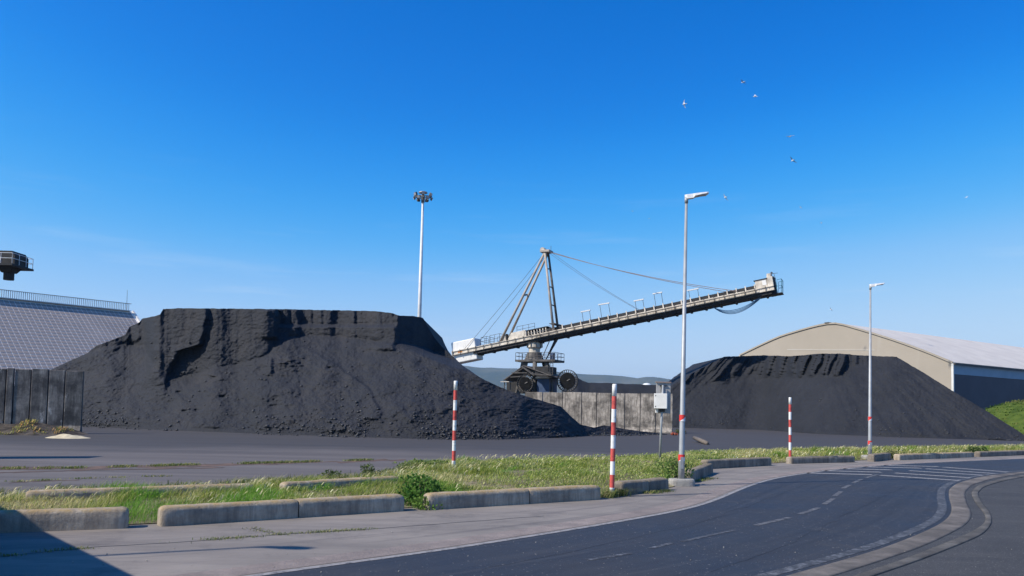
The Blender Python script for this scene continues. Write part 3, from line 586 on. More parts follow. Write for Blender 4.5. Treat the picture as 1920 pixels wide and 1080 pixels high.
heap('coal_heap', 'smooth dark coal heap with fluted crest in front of the beige warehouse', toe2, sil2, mf2, df2, 1225, 2010, 1.5, 150, 20, 'coal2', 600)
# low heap far behind the middle wall
def heap3():
    px = np.arange(1030, 1420, 3.0); sy = np.interp(px, [1030, 1050, 1065, 1079, 1092, 1104, 1140, 1189, 1230, 1330, 1420], [792, 740, 712, 706, 714, 717.5, 718, 720.5, 722, 728, 792]) + 0.7 * fbm(px * 0.08, px * 0, 3)
    rows = []; top = np.array([D(x, y, 165) for x, y in zip(px, sy)])
    for q in np.linspace(1, 0, 24):
        p = top.copy(); p[:, 2] = top[:, 2] * (1 - q) - 0.05 * q; p[:, 1] = 165 - top[:, 2] * 1.45 * q + 0.5 * fbm(px * 0.05, px * 0 + q * 6, 4) * (q < 1); rows.append(p)
    for q in (0.5, 1.0):
        p = top.copy(); p[:, 2] = top[:, 2] * (1 - q) - 0.05 * q; p[:, 1] = 165 + top[:, 2] * 1.5 * q; rows.append(p)
    base = V3(top[40, 0], 165, 0); o = np_mesh('coal_heap', np.stack(rows, 0).reshape(-1, 3), grid_quads(26, len(px)), 'coal2', base=base)
    tag(o, 'low distant coal heap showing above the middle concrete wall, right of the stacker', 'coal heap')
heap3()
sx, sy_ = np.meshgrid(np.linspace(-1, 1, 30), np.linspace(-1, 1, 20)); sc = G(128, 821)
sz = 0.26 * np.clip(1 - np.sqrt(sx ** 2 + sy_ ** 2), 0, 1) * (1 + 0.6 * fbm(sx * 3, sy_ * 3, 3)) - 0.01
o = np_mesh('sand_heap', np.stack([sc[0] + sx * 1.25, sc[1] + sy_ * 1.0, sz], -1).reshape(-1, 3), grid_quads(20, 30), 'sand', base=sc); tag(o, 'small spill of pale yellow sand at the end of the left wall', 'sand')
#@@STACKER
# ------------------------------------------------------------------ stacker
YAW = R(25); SC = V3(4.2, 119, 0); se = V3(math.cos(YAW), -math.sin(YAW), 0); sn = V3(-math.sin(YAW), -math.cos(YAW), 0); UZ = V3(0, 0, 1)
def W(s, z, off): return SC + se * s + sn * off + UZ * z
def Q(px, py, off=0.0):                               # pixel on the vertical plane of the boom -> (s, z)
    d = ray(np.array(px), np.array(py)); t = (np.dot(SC - V3(0, 0, 0), sn) + off) / np.dot(d, sn); p = V3(0, 0, HC) + d * t
    return np.dot(p - SC, se), p[2]
def QW(px, py, off=0.0): s_, z_ = Q(px, py, off); return W(s_, z_, off)
st = thing('stacker', 'long boom coal stacker with A-frame mast, white counterweight and slewing tower', 'stacker', SC)
BW = 1.3
s0, z0 = Q(849.7, 666.4, BW); s1, z1 = Q(1452, 543.5, BW); BL = math.hypot(s1 - s0, z1 - z0); bd = (s1 - s0) / BL, (z1 - z0) / BL
BX = se * bd[0] + UZ * bd[1]; BZ = -se * bd[1] + UZ * bd[0]; BO = W(s0, z0, 0); BAX = np.array([BX, -sn, BZ])
def B(u, v, off): return BO + BX * u + BZ * v + sn * off
def bu(px, off=BW):                                   # pixel column on the boom -> distance along it
    a, b_ = 0.0, BL + 3
    for _ in range(40):
        m_ = (a + b_) / 2; p = B(m_, 0.3, off); d = p - V3(0, 0, HC); u = np.dot(d, rt) / np.dot(d, fw) * F_PX + CX
        if u < px: a = m_
        else: b_ = m_
    return (a + b_) / 2
def bbox(m, u0, u1, v0, v1, o0, o1): return m.box(B((u0 + u1) / 2, (v0 + v1) / 2, (o0 + o1) / 2), (u1 - u0, abs(o1 - o0), v1 - v0), BAX)
GH = 0.62
for sd in (1, -1):
    m = MB(); o1 = sd * BW
    bbox(m, 0, BL, GH - 0.1, GH, o1 - 0.16, o1 + 0.16); bbox(m, 0, BL, 0, 0.1, o1 - 0.16, o1 + 0.16); bbox(m, 0, BL, 0.1, GH - 0.1, o1 - 0.04, o1 + 0.04)
    g_ = m.build('boom_girder', 'boom_cream', st)
    m = MB()
    for k in range(int(BL / 1.35) + 1): bbox(m, k * 1.35, k * 1.35 + 0.07, -0.12, GH + 0.08, o1 + sd * 0.165, o1 + sd * 0.24)
    m.build('stiffener_plates', 'steel_grey', g_)['kind'] = 'stuff'
m = MB(); ub = bu(1000)
bbox(m, 3.5, BL - 0.4, -0.42, -0.03, -BW + 0.05, BW - 0.05)
m.build('underframe', 'boom_dark', st)
m = MB()
for k in range(22): bbox(m, 4 + k * 2.05, 4.25 + k * 2.05, -0.62, -0.425, -0.9, 0.9)
m.build('return_idlers', 'boom_dark', st)
m = MB(); ua, uc = bu(1022), bu(1420); bbox(m, ua, uc, GH + 0.03, GH + 0.16, -1.0, 1.0)
for sd in (1, -1): bbox(m, ua, uc, GH + 0.165, GH + 0.52, sd * 0.95, sd * 1.0)
m.build('belt_trough', 'boom_dark', st)
m = MB(); bbox(m, ua + 0.2, uc + 1.2, GH + 0.30, GH + 0.36, -0.9, 0.9); m.build('conveyor_belt', 'belt', st)
for px in list(np.arange(1055, 1418, 17.2)):
    u = bu(px); m = MB(); bbox(m, u - 0.07, u + 0.07, GH + 0.005, GH + 0.66, 1.06, 1.2); bbox(m, u - 0.1, u + 0.1, GH + 0.1, GH + 0.35, 1.02, 1.055); m.build('idler_post', 'boom_cream', st)
# walkway and its handrail along the near side
m = MB(); bbox(m, ub, BL - 2, GH * 0.55, GH * 0.6, BW + 0.25, BW + 0.85)
m.build('walkway', 'boom_cream', st)
m = MB()
for k in range(0, 27): m.beam(B(ub + 0.3 + k * 1.3, 0.36, BW + 0.83), B(ub + 0.3 + k * 1.3, 0.05, BW + 0.83), 0.04, 0.04)
m.build('walkway_brackets', 'steel_grey', st)['kind'] = 'stuff'
# counterweight
ucw = bu(891, BW); m = MB(); bbox(m, -0.25, ucw, -1.25, GH + 1.45, -BW + 0.2, BW - 0.2)
m.build('counterweight', 'cw', st, bevel=0.12)
m = MB(); bbox(m, 0.9, 1.7, 0.2, 0.42, BW + 0.042, BW + 0.06); m.build('orange_mark', 'orange', st)
m = MB(); bbox(m, -0.12, 0.0, -0.05, GH + 0.05, -BW - 0.2, BW + 0.2); m.build('tail_plate', 'boom_cream', st)
# A-frame mast
apex = [QW(1021.5, 473, 0.5), QW(1028, 473.5, -0.5)]
for i, (bp, off, ap) in enumerate([((938.5, 634), BW, apex[0]), ((950, 629.5), -BW, apex[1])]):
    MB().tube(B(bu(bp[0], off), GH, off), ap, 0.19, 0.17, 10).build('back_leg', 'steel_tan', st, smooth=True)
fl = []
for (bp, off, ap) in [((1038.5, 611), BW, apex[0]), ((1047.5, 606), -BW, apex[1])]:
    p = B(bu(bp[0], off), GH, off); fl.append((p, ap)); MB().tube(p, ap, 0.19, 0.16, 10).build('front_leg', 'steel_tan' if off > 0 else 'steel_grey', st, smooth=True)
for t in (0.1, 0.33, 0.56, 0.79):
    MB().tube(fl[0][0] + (fl[0][1] - fl[0][0]) * t, fl[1][0] + (fl[1][1] - fl[1][0]) * t, 0.09, n=6).build('cross_bar', 'steel_grey', st)
a0 = QW(938.5, 634, BW); a1 = QW(950, 629.5, -BW); MB().tube(a0 + (apex[0] - a0) * 0.5, a1 + (apex[1] - a1) * 0.5, 0.13, n=6).build('cross_bar', 'steel_grey', st)
c = (apex[0] + apex[1]) / 2
m = MB(); m.box(c + UZ * 0.1, (1.5, 1.6, 0.35), np.array([se, -sn, UZ])); hd = m.build('mast_head', 'steel_tan', st, bevel=0.05)
m = MB(); m.lathe(c + UZ * 0.35 - se * 0.5, [(0, -0.5), (0.38, -0.5), (0.38, 0.5), (0, 0.5)], 14, np.array([se, UZ, sn])); m.build('sheave', 'boom_cream', hd)
m = MB(); m.tube(c + se * 0.7 + UZ * 0.2, c + se * 0.7 + UZ * 0.95, 0.03, n=5); m.build('lightning_rod', 'steel_grey', hd)
p = QW(1038, 606, BW); m = MB(); m.box((fl[0][0] + fl[1][0]) / 2 + UZ * 1.05, (0.9, 3.2, 0.12), np.array([se, -sn, UZ])); m.build('leg_platform', 'steel_grey', st)
# stays
def cable(a, b, r, sag, mat, name):
    pts = [a + (b - a) * t - UZ * sag * 4 * t * (1 - t) for t in np.linspace(0, 1, 10)]; return MB().ptube(pts, r, 5).build(name, mat, st)
for i, off in enumerate((BW, -BW)):
    cable(apex[i], B(bu(871, BW), GH, off), 0.03, 0.25, 'wire', 'back_stay')
    cable(apex[i] + se * 0.5, B(bu(1204, BW), GH + 0.1, off), 0.022, 0.35, 'wire', 'middle_stay')
    cable(apex[i] + se * 0.6, B(bu(1384, BW), GH + 0.2, off), 0.042, 0.55, 'stay', 'front_stay')
# light frames on the boom
for (xa, xb, ya, yb, base) in [(1089, 1107, 585, 581.5, 0), (1122, 1143, 571.5, 568, 0), (1188.5, 1207, 564.5, 561, 0), (1224, 1241.5, 551, 548, 0), (1288.5, 1310, 545, 541, 0)]:
    off = -BW + 0.2; a = QW(xa, ya, off); b_ = QW(xb, yb, off); m = MB()
    for t in (0.12, 0.9):
        p = a + (b_ - a) * t; u = np.dot(p - BO, BX); foot = B(u, GH, off); m.tube(foot, p, 0.035, n=5)
    f_ = m.build('light_frame', 'steel_grey', st); m = MB(); m.beam(a, b_, 0.22, 0.16); m.build('light_fitting', 'lamp_white', f_)
# tail handrails
def rail(path, h, name, mat, nb=6, posts=None, parent=None, r=0.03):
    m = MB(); P_ = [np.asarray(p) for p in path]
    for hh in (h, h * 0.5):
        for a, b_ in zip(P_[:-1], P_[1:]): m.tube(a + UZ * hh, b_ + UZ * hh, r, n=5)
    for a, b_ in zip(P_[:-1], P_[1:]):
        k = max(1, int(round(np.linalg.norm(b_ - a) / 1.1)))
        for i in range(k + 1): p = a + (b_ - a) * i / k; m.tube(p, p + UZ * h, r, n=5)
    return m.build(name, mat, parent or st)
uu = [bu(x, BW) for x in (902, 912, 924, 937)]
rail([B(uu[0], GH, -BW), B(uu[0], GH, BW), B(uu[1], GH, BW), B(uu[1], GH, -BW)], 1.25, 'tail_handrail', 'steel_grey')
rail([B(uu[1] + 0.6, GH, BW), B(uu[3], GH, BW), B(uu[3], GH, -BW), B(uu[1] + 0.6, GH, -BW)], 1.25, 'tail_handrail', 'steel_grey')
rail([B(bu(958), GH + 1.2, -BW), B(bu(992), GH + 1.2, -BW)], 1.0, 'deck_handrail', 'steel_grey')
m = MB(); ua_, ub_ = bu(941.5), bu(949); bbox(m, ua_, ub_, GH + 0.01, GH + 0.85, 0.4, 1.25); m.build('drive_cabinet', 'boom_cream', st, bevel=0.03)
m = MB(); bbox(m, ub_ + 0.05, ub_ + 0.2, GH + 0.01, GH + 1.0, 0.5, 1.2); m.build('drive_guard', 'boom_dark', st)
h0, h1, h2 = bu(953), bu(960), bu(987)
m = MB(); m.prism([B(h0, GH + 0.01, 1.2), B(h2, GH + 0.01, 1.2), B(h2, GH + 1.0, 1.2), B(h1, GH + 1.0, 1.2), B(h0, GH + 0.25, 1.2)], -sn * 2.2); m.build('loading_hood', 'boom_cream', st, bevel=0.04)
m = MB(); bbox(m, h2 + 0.05, bu(1025), GH + 0.75, GH + 0.95, -1.0, 0.9); m.build('skirt_belt', 'belt', st)
for k in range(7): m = MB(); u = h2 + 0.25 + k * 0.47; bbox(m, u, u + 0.14, GH + 0.01, GH + 0.74, 0.85, 1.0); m.build('skirt_post', 'boom_cream', st)
m = MB(); bbox(m, h2 + 0.05, bu(1030), GH + 0.01, GH + 0.4, -1.0, 0.8); m.build('skirt_box', 'boom_dark', st)
rail([B(h2, GH * 0.6, BW + 0.8), B(bu(1035), GH * 0.6, BW + 0.8)], 0.95, 'deck_handrail', 'steel_grey')
# boom head
t0, t1, t2 = bu(1418), bu(1440), BL
m = MB(); bbox(m, t0, t1, GH + 0.02, GH + 1.1, -0.9, 1.1); hh = m.build('head_housing', 'boom_cream', st, bevel=0.03)
m = MB(); bbox(m, t0 - 0.15, t1 + 0.1, GH + 1.105, GH + 1.17, -1.0, 1.2); m.build('housing_lid', 'boom_dark', hh)
m = MB(); bbox(m, t0 + 0.9, t1 - 0.1, GH + 0.3, GH + 0.95, 1.105, 1.13); m.build('white_panel', 'cw', hh)
m = MB(); bbox(m, t1 + 0.03, t2, GH + 0.02, GH + 1.25, 0.75, 1.15); m.build('head_frame', 'boom_cream', st, bevel=0.03)
m = MB(); bbox(m, t1 + 0.03, t2 + 0.15, -0.5, GH + 1.3, -1.1, 0.72); m.build('discharge_chute', 'boom_dark', st, bevel=0.04)
c = QW(1442.5, 523, 0.3); m = MB(); m.lathe(c, [(0, 0), (0.36, 0), (0.36, 0.68), (0, 0.7)], 14); m.build('dust_tank', 'boom_cream', st, smooth=False)
m = MB(); c2 = QW(1446.5, 523, -0.2); m.tube(c2, c2 + UZ * 0.95, 0.035, n=5); m.beam(c2 + UZ * 0.7 - se * 0.2, c2 + UZ * 0.75 + se * 0.8, 0.05, 0.05); m.box(c2 + UZ * 0.8, (0.22, 0.22, 0.22)); m.tube(c2 + UZ * 0.7 + se * 0.3, c2 + se * 0.55 - UZ * 0.1, 0.03, n=5); m.build('wind_sensor', 'lamp_dark', st)
rail([B(t2 + 0.2, -0.35, 0.9), B(t2 + 0.75, -0.35, 0.9), B(t2 + 0.75, -0.35, -1.1), B(t2 + 0.2, -0.35, -1.1)], 1.7, 'head_handrail', 'teal', r=0.035)
m = MB(); bbox(m, t2 + 0.16, t2 + 0.85, -0.5, -0.42, -1.15, 0.95); m.build('head_platform', 'boom_dark', st)
for i, (r_, sg) in enumerate(((0.045, 1.15), (0.045, 1.3), (0.05, 1.45), (0.045, 1.58))):
    a = B(bu(1332), -0.45, 0.5 - 0.25 * i); b_ = B(bu(1422), -0.45, 0.5 - 0.25 * i)
    pts = [a + (b_ - a) * t - UZ * sg * 4 * t * (1 - t) * (0.75 + 0.25 * (1 - t)) for t in np.linspace(0, 1, 16)]; MB().ptube(pts, r_, 6).build('hose', 'hose_blue', st, smooth=True)
# slewing tower
def zy(py, px=1005): return Q(px, py, 0.0)[1]
ctr = V3(*Q(1003, 650, 0)[:1], 0, 0)[0]
TC = W(Q(1002, 660, 0)[0], 0, 0.0)
zt = zy(636); zb = zy(661); zp = zy(676)
m = MB(); m.lathe(TC, [(0, zb), (0.85, zb), (0.85, zb + 0.55), (1.12, zb + 0.75), (1.12, zt - 0.2), (1.3, zt - 0.1), (1.3, zt + 0.05), (0, zt + 0.05)], 18); col = m.build('slewing_column', 'boom_cream', st)
m = MB()
for k in range(9): an = k * 2 * math.pi / 9; m.box(TC + V3(1.16 * math.cos(an), 1.16 * math.sin(an), (zb + zt) / 2 + 0.2), (0.12, 0.12, zt - zb - 1.1)); 
m.build('column_ribs', 'steel_grey', col)['kind'] = 'stuff'
m = MB(); m.lathe(TC, [(0, zp + 0.05), (1.55, zp + 0.05), (1.3, zp + 0.45), (1.05, zb - 0.02), (0, zb - 0.02)], 16); m.build('ring_gear', 'steel_grey', st)
p0 = W(Q(1030, 650, 0)[0], zb - 0.2, 0); p1 = B(bu(1037), -0.45, 0.4); m = MB(); m.tube(p0, p1, 0.16, n=8); m.build('luffing_cylinder', 'boom_dark', st)
m = MB(); m.tube(W(Q(1020, 650, 0)[0], zp + 0.2, -0.8), B(bu(1034), -0.45, -0.8), 0.1, n=6); m.tube(W(Q(1020, 650, 0)[0], zp + 0.2, 0.8), B(bu(1028), -0.45, 0.8), 0.07, n=6); m.build('luffing_stay', 'steel_grey', st)
sL, sR = Q(966.5, 676, 1.8)[0], Q(1041, 676, 1.8)[0]
m = MB(); cc = W((sL + sR) / 2, zp - 0.12, 0); m.box(cc, (sR - sL, 3.9, 0.3), np.array([se, -sn, UZ])); plat = m.build('slewing_platform', 'steel_grey', st, bevel=0.02)
rail([W(sL + 0.05, zp + 0.03, -1.85), W(sL + 0.05, zp + 0.03, 1.88), W(sR - 0.05, zp + 0.03, 1.88), W(sR - 0.05, zp + 0.03, -1.85), W(sL + 0.05, zp + 0.03, -1.85)], 1.05, 'platform_handrail', 'steel_grey', parent=plat, r=0.035)
m = MB(); m.box(W(sR - 0.7, zp + 0.55, 1.2), (0.5, 0.5, 0.95), np.array([se, -sn, UZ])); m.build('control_box', 'shed_blue', plat)
# portal legs and sill beams
sc_ = Q(1002, 700, 0)[0]
for off in (1.7, -1.7):
    for sgn, xt, xb_ in ((-1, 984, 962), (1, 1022, 1046)):
        a = W(Q(xt, 680, off)[0], zp - 0.28, off * 0.7); b_ = W(Q(xb_, 735, off)[0], 0.9, off); MB().beam(a, b_, 0.5, 0.55).build('portal_leg', 'steel_grey', st, bevel=0.03)
    MB().beam(W(Q(962, 735, off)[0] - 0.8, 0.55, off), W(Q(1046, 735, off)[0] + 0.8, 0.55, off), 0.55, 0.7).build('sill_beam', 'steel_grey', st)
    for px in (958, 968, 1040, 1050):
        m = MB(); m.lathe(W(Q(px, 735, off)[0], 0.32, off), [(0, -0.12), (0.32, -0.12), (0.32, 0.12), (0, 0.12)], 12, np.array([se, UZ, sn])); m.build('bogie_wheel', 'steel_tan', st)
m = MB(); pc = W(Q(1002.5, 700, 1.6)[0], 0, 1.6); m.tube(pc, pc + UZ * (zp - 0.28), 0.34, n=14); m.build('feed_chute', 'steel_grey', st, smooth=True)
# shed round the foot
def shed_pt(px, py, off): return QW(px, py, off)
zr = zy(688); ze = zy(715)
offF, offB = 2.6, -2.6
rl = Q(981, 688, offF)[0]; el = Q(944, 714, offF)[0]; er = Q(1043, 709, offF)[0]
m = MB()
a0, a1 = W(rl, zr, offF), W(rl, zr, offB); e0_, e1_ = W(el, ze, offF), W(el, ze, offB); f0, f1 = W(er, ze + 0.4, offF), W(er, ze + 0.4, offB)
for q in ((a0, a1, e1_, e0_), (a0, a1, f1, f0)):
    nn = unit(np.cross(q[1] - q[0], q[3] - q[0])); nn = nn if nn[2] > 0 else -nn; m.prism(list(q), nn * 0.1)
m.build('shed_roof', 'shed_roof', st)
m = MB(); m.beam(W(Q(1003, 704, offF)[0], zy(703), offF + 0.9), W(er - 0.1, zy(706), offF + 0.9), 1.6, 0.1); m.build('lean_to_roof', 'shed_roof', st)
for (pa, pb) in (((960, 699), (1000, 699)), ((957, 707), (987, 705))):
    MB().beam(QW(*pa, offF - 0.1), QW(*pb, offF - 0.1), 0.14, 0.16).build('roof_truss', 'steel_grey', st)
MB().beam(QW(966, 699, offF - 0.1), QW(981, 690, offF - 0.1), 0.12, 0.12).build('roof_truss', 'steel_grey', st)
m = MB(); sa, sb = Q(1007, 720, offF - 0.3)[0], Q(1030, 720, offF - 0.3)[0]; m.box(W((sa + sb) / 2, zy(710) / 2 + 0.3, 0.8), (sb - sa, 3.0, zy(710) - 0.6), np.array([se, -sn, UZ])); cab = m.build('machine_room', 'shed_blue', st)
m = MB(); m.box(W((sa + sb) / 2, zy(709), 1.2), (sb - sa + 0.1, 3.2, 0.25), np.array([se, -sn, UZ])); m.build('pale_fascia', 'boom_cream', cab)
m = MB(); m.prism([QW(1003, 689, 2.4), QW(1016, 687, 2.4), QW(1046, 711, 2.4), QW(1003, 710, 2.4)], -sn * 0.1); m.build('shed_cladding', 'boom_dark', st)
m = MB(); m.beam(QW(981, 688, 2.75), QW(1004, 705, 2.75), 0.9, 0.12); m.build('roof_verge', 'steel_grey', st)
m = MB(); m.beam(QW(942, 716, offF), QW(958, 716, offF), 1.4, 0.1); m.build('canopy', 'boom_cream', st)
for px in (946, 957): p = QW(px, 716, offF - 0.3); MB().beam(p, V3(p[0], p[1], 0.0), 0.14, 0.14).build('shed_post', 'steel_grey', st)
m = MB(); m.prism([QW(950, 711, -2.4), QW(1040, 711, -2.4), QW(1040, 738, -2.4), QW(950, 738, -2.4)], -sn * 0.1); m.build('interior_shade_sheet', 'boom_dark', st)  # dark sheet standing in for the shade inside the shed
m = MB(); m.box(W(Q(1018, 697, 0)[0], zy(697), 0.3), (3.4, 3.2, 1.4), np.array([se, -sn, UZ])); m.build('drive_house', 'boom_dark', st, bevel=0.1)
# ladder
for_l = [Q(1031, 700, 2.3)[0], Q(1036.5, 700, 2.3)[0]]; m = MB()
for s_ in for_l: m.tube(W(s_, 0.0, 2.3), W(s_, zp + 0.8, 2.3), 0.05, n=5)
for k in range(int(zp / 0.32)): m.tube(W(for_l[0], 0.3 + k * 0.32, 2.3), W(for_l[1], 0.3 + k * 0.32, 2.3), 0.025, n=4)
m.build('ladder', 'steel_grey', st)
# cable reels
def reel(px, py, rad, off, name):
    s_, z_ = Q(px, py, off); c = W(s_, z_, off); ax = np.array([se, UZ, sn]); m = MB()
    m.lathe(c, [(rad * 0.97, -0.16), (rad, -0.16), (rad, 0.16), (rad * 0.95, 0.16), (rad * 0.95, -0.16)], 40, ax); r_ = m.build(name, 'boom_dark', st)
    m = MB(); m.lathe(c, [(0, -0.12), (rad * 0.72, -0.12), (rad * 0.72, 0.12), (0, 0.12)], 32, ax); m.build('cable_winding', 'belt', r_)
    m = MB()
    for k in range(26):
        an = 2 * math.pi * k / 26; dv = se * math.cos(an) + UZ * math.sin(an); m.beam(c + dv * rad * 0.7, c + dv * rad * 0.97, 0.10, 0.05, sn)
    m.build('spokes', 'steel_grey', r_)['kind'] = 'stuff'
    m = MB(); m.beam(c + sn * 0.2, c + sn * 0.2 + se * 0.42 + UZ * 0.22, 0.05, 0.06, sn); m.build('crank_arm', 'flood_tan', r_)
    m = MB(); m.beam(c - sn * 0.3, V3(c[0], c[1], 0) - sn * 0.3, 0.5, 0.3); m.build('reel_stand', 'steel_grey', r_)
reel(1064, 714, 1.62, 1.9, 'cable_reel'); reel(985, 719, 1.30, 2.9, 'cable_reel')
#@@HEADLEFT
# ------------------------------------------------------------------ loading head at the left edge of the view
HD = 85.0
def h(px, py, Y=HD): return D(px, py, Y)
hb = thing('loader', 'dark hopper head with railed platform high above the solar roof', 'loader', V3(h(-260, 500)[0], HD, 0))
zf = h(20, 499)[2]; xl = h(-2, 490)[0]; xr = h(42, 490)[0]
m = MB(); ztop = h(20, 474)[2]
m.prism([(h(-40, 490)[0], HD - 1.3, zf), (xr, HD - 1.3, zf), (xr, HD - 1.3, ztop - 0.5), (xr - 0.35, HD - 1.3, ztop), (h(-40, 490)[0], HD - 1.3, ztop)], (0, 2.4, 0)); m.build('housing', 'boom_dark', hb, bevel=0.03)
m = MB(); m.prism([(h(2, 490)[0], HD - 1.35, zf + 0.15), (h(12, 490)[0], HD - 1.35, zf + 0.15), (h(17, 490)[0], HD - 1.35, ztop - 0.9), (h(10, 490)[0], HD - 1.35, ztop - 0.05), (h(2, 490)[0], HD - 1.35, ztop - 0.05)], (0, 0.04, 0)); m.build('lit_corner_panel', 'boom_cream', hb)  # thin pale panel that paints the sunlit corner of the housing
m = MB(); m.box(((h(-40, 490)[0] + h(61, 490)[0] - 0.9) / 2, HD - 0.1, zf - 0.12), (h(61, 490)[0] - 0.9 - h(-40, 490)[0], 3.8, 0.2)); m.build('platform', 'boom_dark', hb)
x1_ = h(60.5, 490)[0] - 0.95; x0_ = h(-40, 490)[0]
rail([(x0_, HD - 1.9, zf), (x1_, HD - 1.9, zf), (x1_, HD + 1.7, zf), (x0_, HD + 1.7, zf)], 1.1, 'handrail', 'lamp_white', parent=hb, r=0.035)
m = MB(); cx_ = h(18, 490)[0]; zn = h(18, 512)[2]; zbm = h(18, 525)[2]
vs = []; 
for (hw, z_) in ((0.85, zf - 0.23), (0.52, zn)): vs += [(cx_ - hw, HD - hw, z_), (cx_ + hw, HD - hw, z_), (cx_ + hw, HD + hw, z_), (cx_ - hw, HD + hw, z_)]
m.add(vs, [(0, 1, 5, 4), (1, 2, 6, 5), (2, 3, 7, 6), (3, 0, 4, 7), (0, 3, 2, 1), (4, 5, 6, 7)]); m.build('hopper', 'boom_dark', hb)
m = MB(); m.lathe((cx_, HD, 0), [(0, zbm), (0.52, zbm), (0.52, zn - 0.01), (0, zn - 0.01)], 16); m.build('spout', 'boom_dark', hb)
bx0 = h(-420, 490)[0]
m = MB(); m.beam((h(-41, 490)[0], HD, zf + 0.6), (bx0, HD, zf + 0.2), 1.8, 1.2); m.build('boom', 'steel_grey', hb)
for sgn in (-1, 1):
    MB().beam((h(-260, 490)[0] + sgn * 0.5, HD, zf - 0.2), (h(-260, 490)[0] + sgn * 3.0, HD, 0), 1.2, 0.7).build('support_leg', 'steel_grey', hb)
#@@BUILD
# ------------------------------------------------------------------ solar-roofed store on the left
PH = R(50); rd = V3(math.cos(PH), math.sin(PH), 0); qd = V3(math.sin(PH), -math.cos(PH), 0)
RL = D(0, 559.5, 140.0); zrg = RL[2]
def ridge_s(px):                                      # ridge distance at a pixel column
    d = ray(np.array(px), np.array(560)); k = d[0] / d[1]; return (k * RL[1] - RL[0]) / (rd[0] - k * rd[1])
sR_ = ridge_s(244); TA = 0.72; cosA = 1 / math.hypot(1, TA); qs = (qd - UZ * TA) * cosA; nrm = np.cross(rd, qs); nrm = nrm if nrm[2] > 0 else -nrm
sl_len = zrg / TA / cosA - 3.2; s_min = -14.0
bld = thing('storage_shed', 'storage shed with a steep roof covered in solar panels behind the left heap', 'building', V3(*(RL + rd * (sR_ / 2) + qd * 12)[:2], 0))
def rp(s_, t_, n_=0.0): return RL + rd * s_ + qs * t_ + nrm * n_
m = MB(); m.prism([rp(s_min, -0.1), rp(sR_ + 0.5, -0.1), rp(sR_ + 0.5, sl_len), rp(s_min, sl_len)], -nrm * 0.3); m.build('roof', 'pvroof', bld)
qb = (-qd - UZ * TA) * cosA; nb = np.cross(rd, qb); nb = nb if nb[2] > 0 else -nb
m = MB(); o_ = RL - qd * 0.12; m.prism([o_ + rd * s_min, o_ + rd * (sR_ + 0.5), o_ + rd * (sR_ + 0.5) + qb * sl_len, o_ + rd * s_min + qb * sl_len], -nb * 0.3); m.build('roof', 'pvroof', bld)
wz = rp(0, sl_len)[2] - 0.35; run = sl_len * cosA
m = MB(); gtop = zrg - 0.45
m.prism([RL * [1, 1, 0] + rd * sR_ + qd * (run - 0.4), RL * [1, 1, 0] + rd * sR_ - qd * (run - 0.4), RL * [1, 1, 0] + rd * sR_ - qd * (run - 0.4) + UZ * wz, RL * [1, 1, 0] + rd * sR_ + UZ * gtop, RL * [1, 1, 0] + rd * sR_ + qd * (run - 0.4) + UZ * wz], -rd * 0.3); m.build('gable_wall', 'plainwall', bld)
for sg in (1, -1):
    m = MB(); a = RL * [1, 1, 0] + qd * sg * (run - 0.5); m.prism([a + rd * s_min, a + rd * (sR_ - 0.35), a + rd * (sR_ - 0.35) + UZ * (wz - 0.1), a + rd * s_min + UZ * (wz - 0.1)], -qd * sg * 0.3); m.build('side_wall', 'plainwall', bld)
m = MB(); m.beam(rp(sR_ + 0.62, 0, 0.1), rp(sR_ + 0.62, sl_len, 0.1), 0.35, 0.5, nrm); m.build('verge_trim', 'trim', bld)
# panels
PW, PHt, GAP = 0.86, 1.0, 0.11
pm = MB(); pm.box((0, 0, 0.03), (PW - GAP, PHt - 0.18, 0.04)); 
pme = bpy.data.meshes.new('solar_panel'); pme.from_pydata(pm.v, [], pm.f); pme.materials.append(MT['pv'])
rotm = Matrix(((rd[0], qs[0], nrm[0]), (rd[1], qs[1], nrm[1]), (rd[2], qs[2], nrm[2])))
if rotm.determinant() < 0: rotm = Matrix(((-rd[0], qs[0], nrm[0]), (-rd[1], qs[1], nrm[1]), (-rd[2], qs[2], nrm[2])))
roteu = rotm.to_euler(); cand = []
ns = int((sR_ + 0.2 - s_min) / PW); nt_ = int((sl_len - 0.6) / PHt)
for i in range(ns):
    for j in range(nt_):
        p = rp(sR_ + 0.1 - (i + 0.5) * PW, 0.5 + (j + 0.5) * PHt); dd = p - V3(0, 0, HC); x_ = np.dot(dd, rt) / np.dot(dd, fw) * F_PX + CX; y_ = CY + F_PX * (SV - np.dot(dd, upv) / np.dot(dd, fw))
        vis = (x_ > -5) and y_ < np.interp(x_, [0, 100, 165, 200, 250, 300], [694, 694, 662, 642, 612, 590]); cand.append((not vis, dd[1], p))
cand.sort(key=lambda c: (c[0], c[1])); rest = MB()
for k, (nv, _, p) in enumerate(cand):
    if k < 300 and not nv:
        o = bpy.data.objects.new('solar_panel', pme); COL.objects.link(o); o.parent = bld; o.location = Vector(p - LOC[bld.name]); o.rotation_euler = roteu
    else: rest.box(p + nrm * 0.03, (PW - GAP, PHt - 0.18, 0.04), np.array([rd, qs, nrm]))
rest.build('other_solar_panels', 'pv', bld)['kind'] = 'stuff'
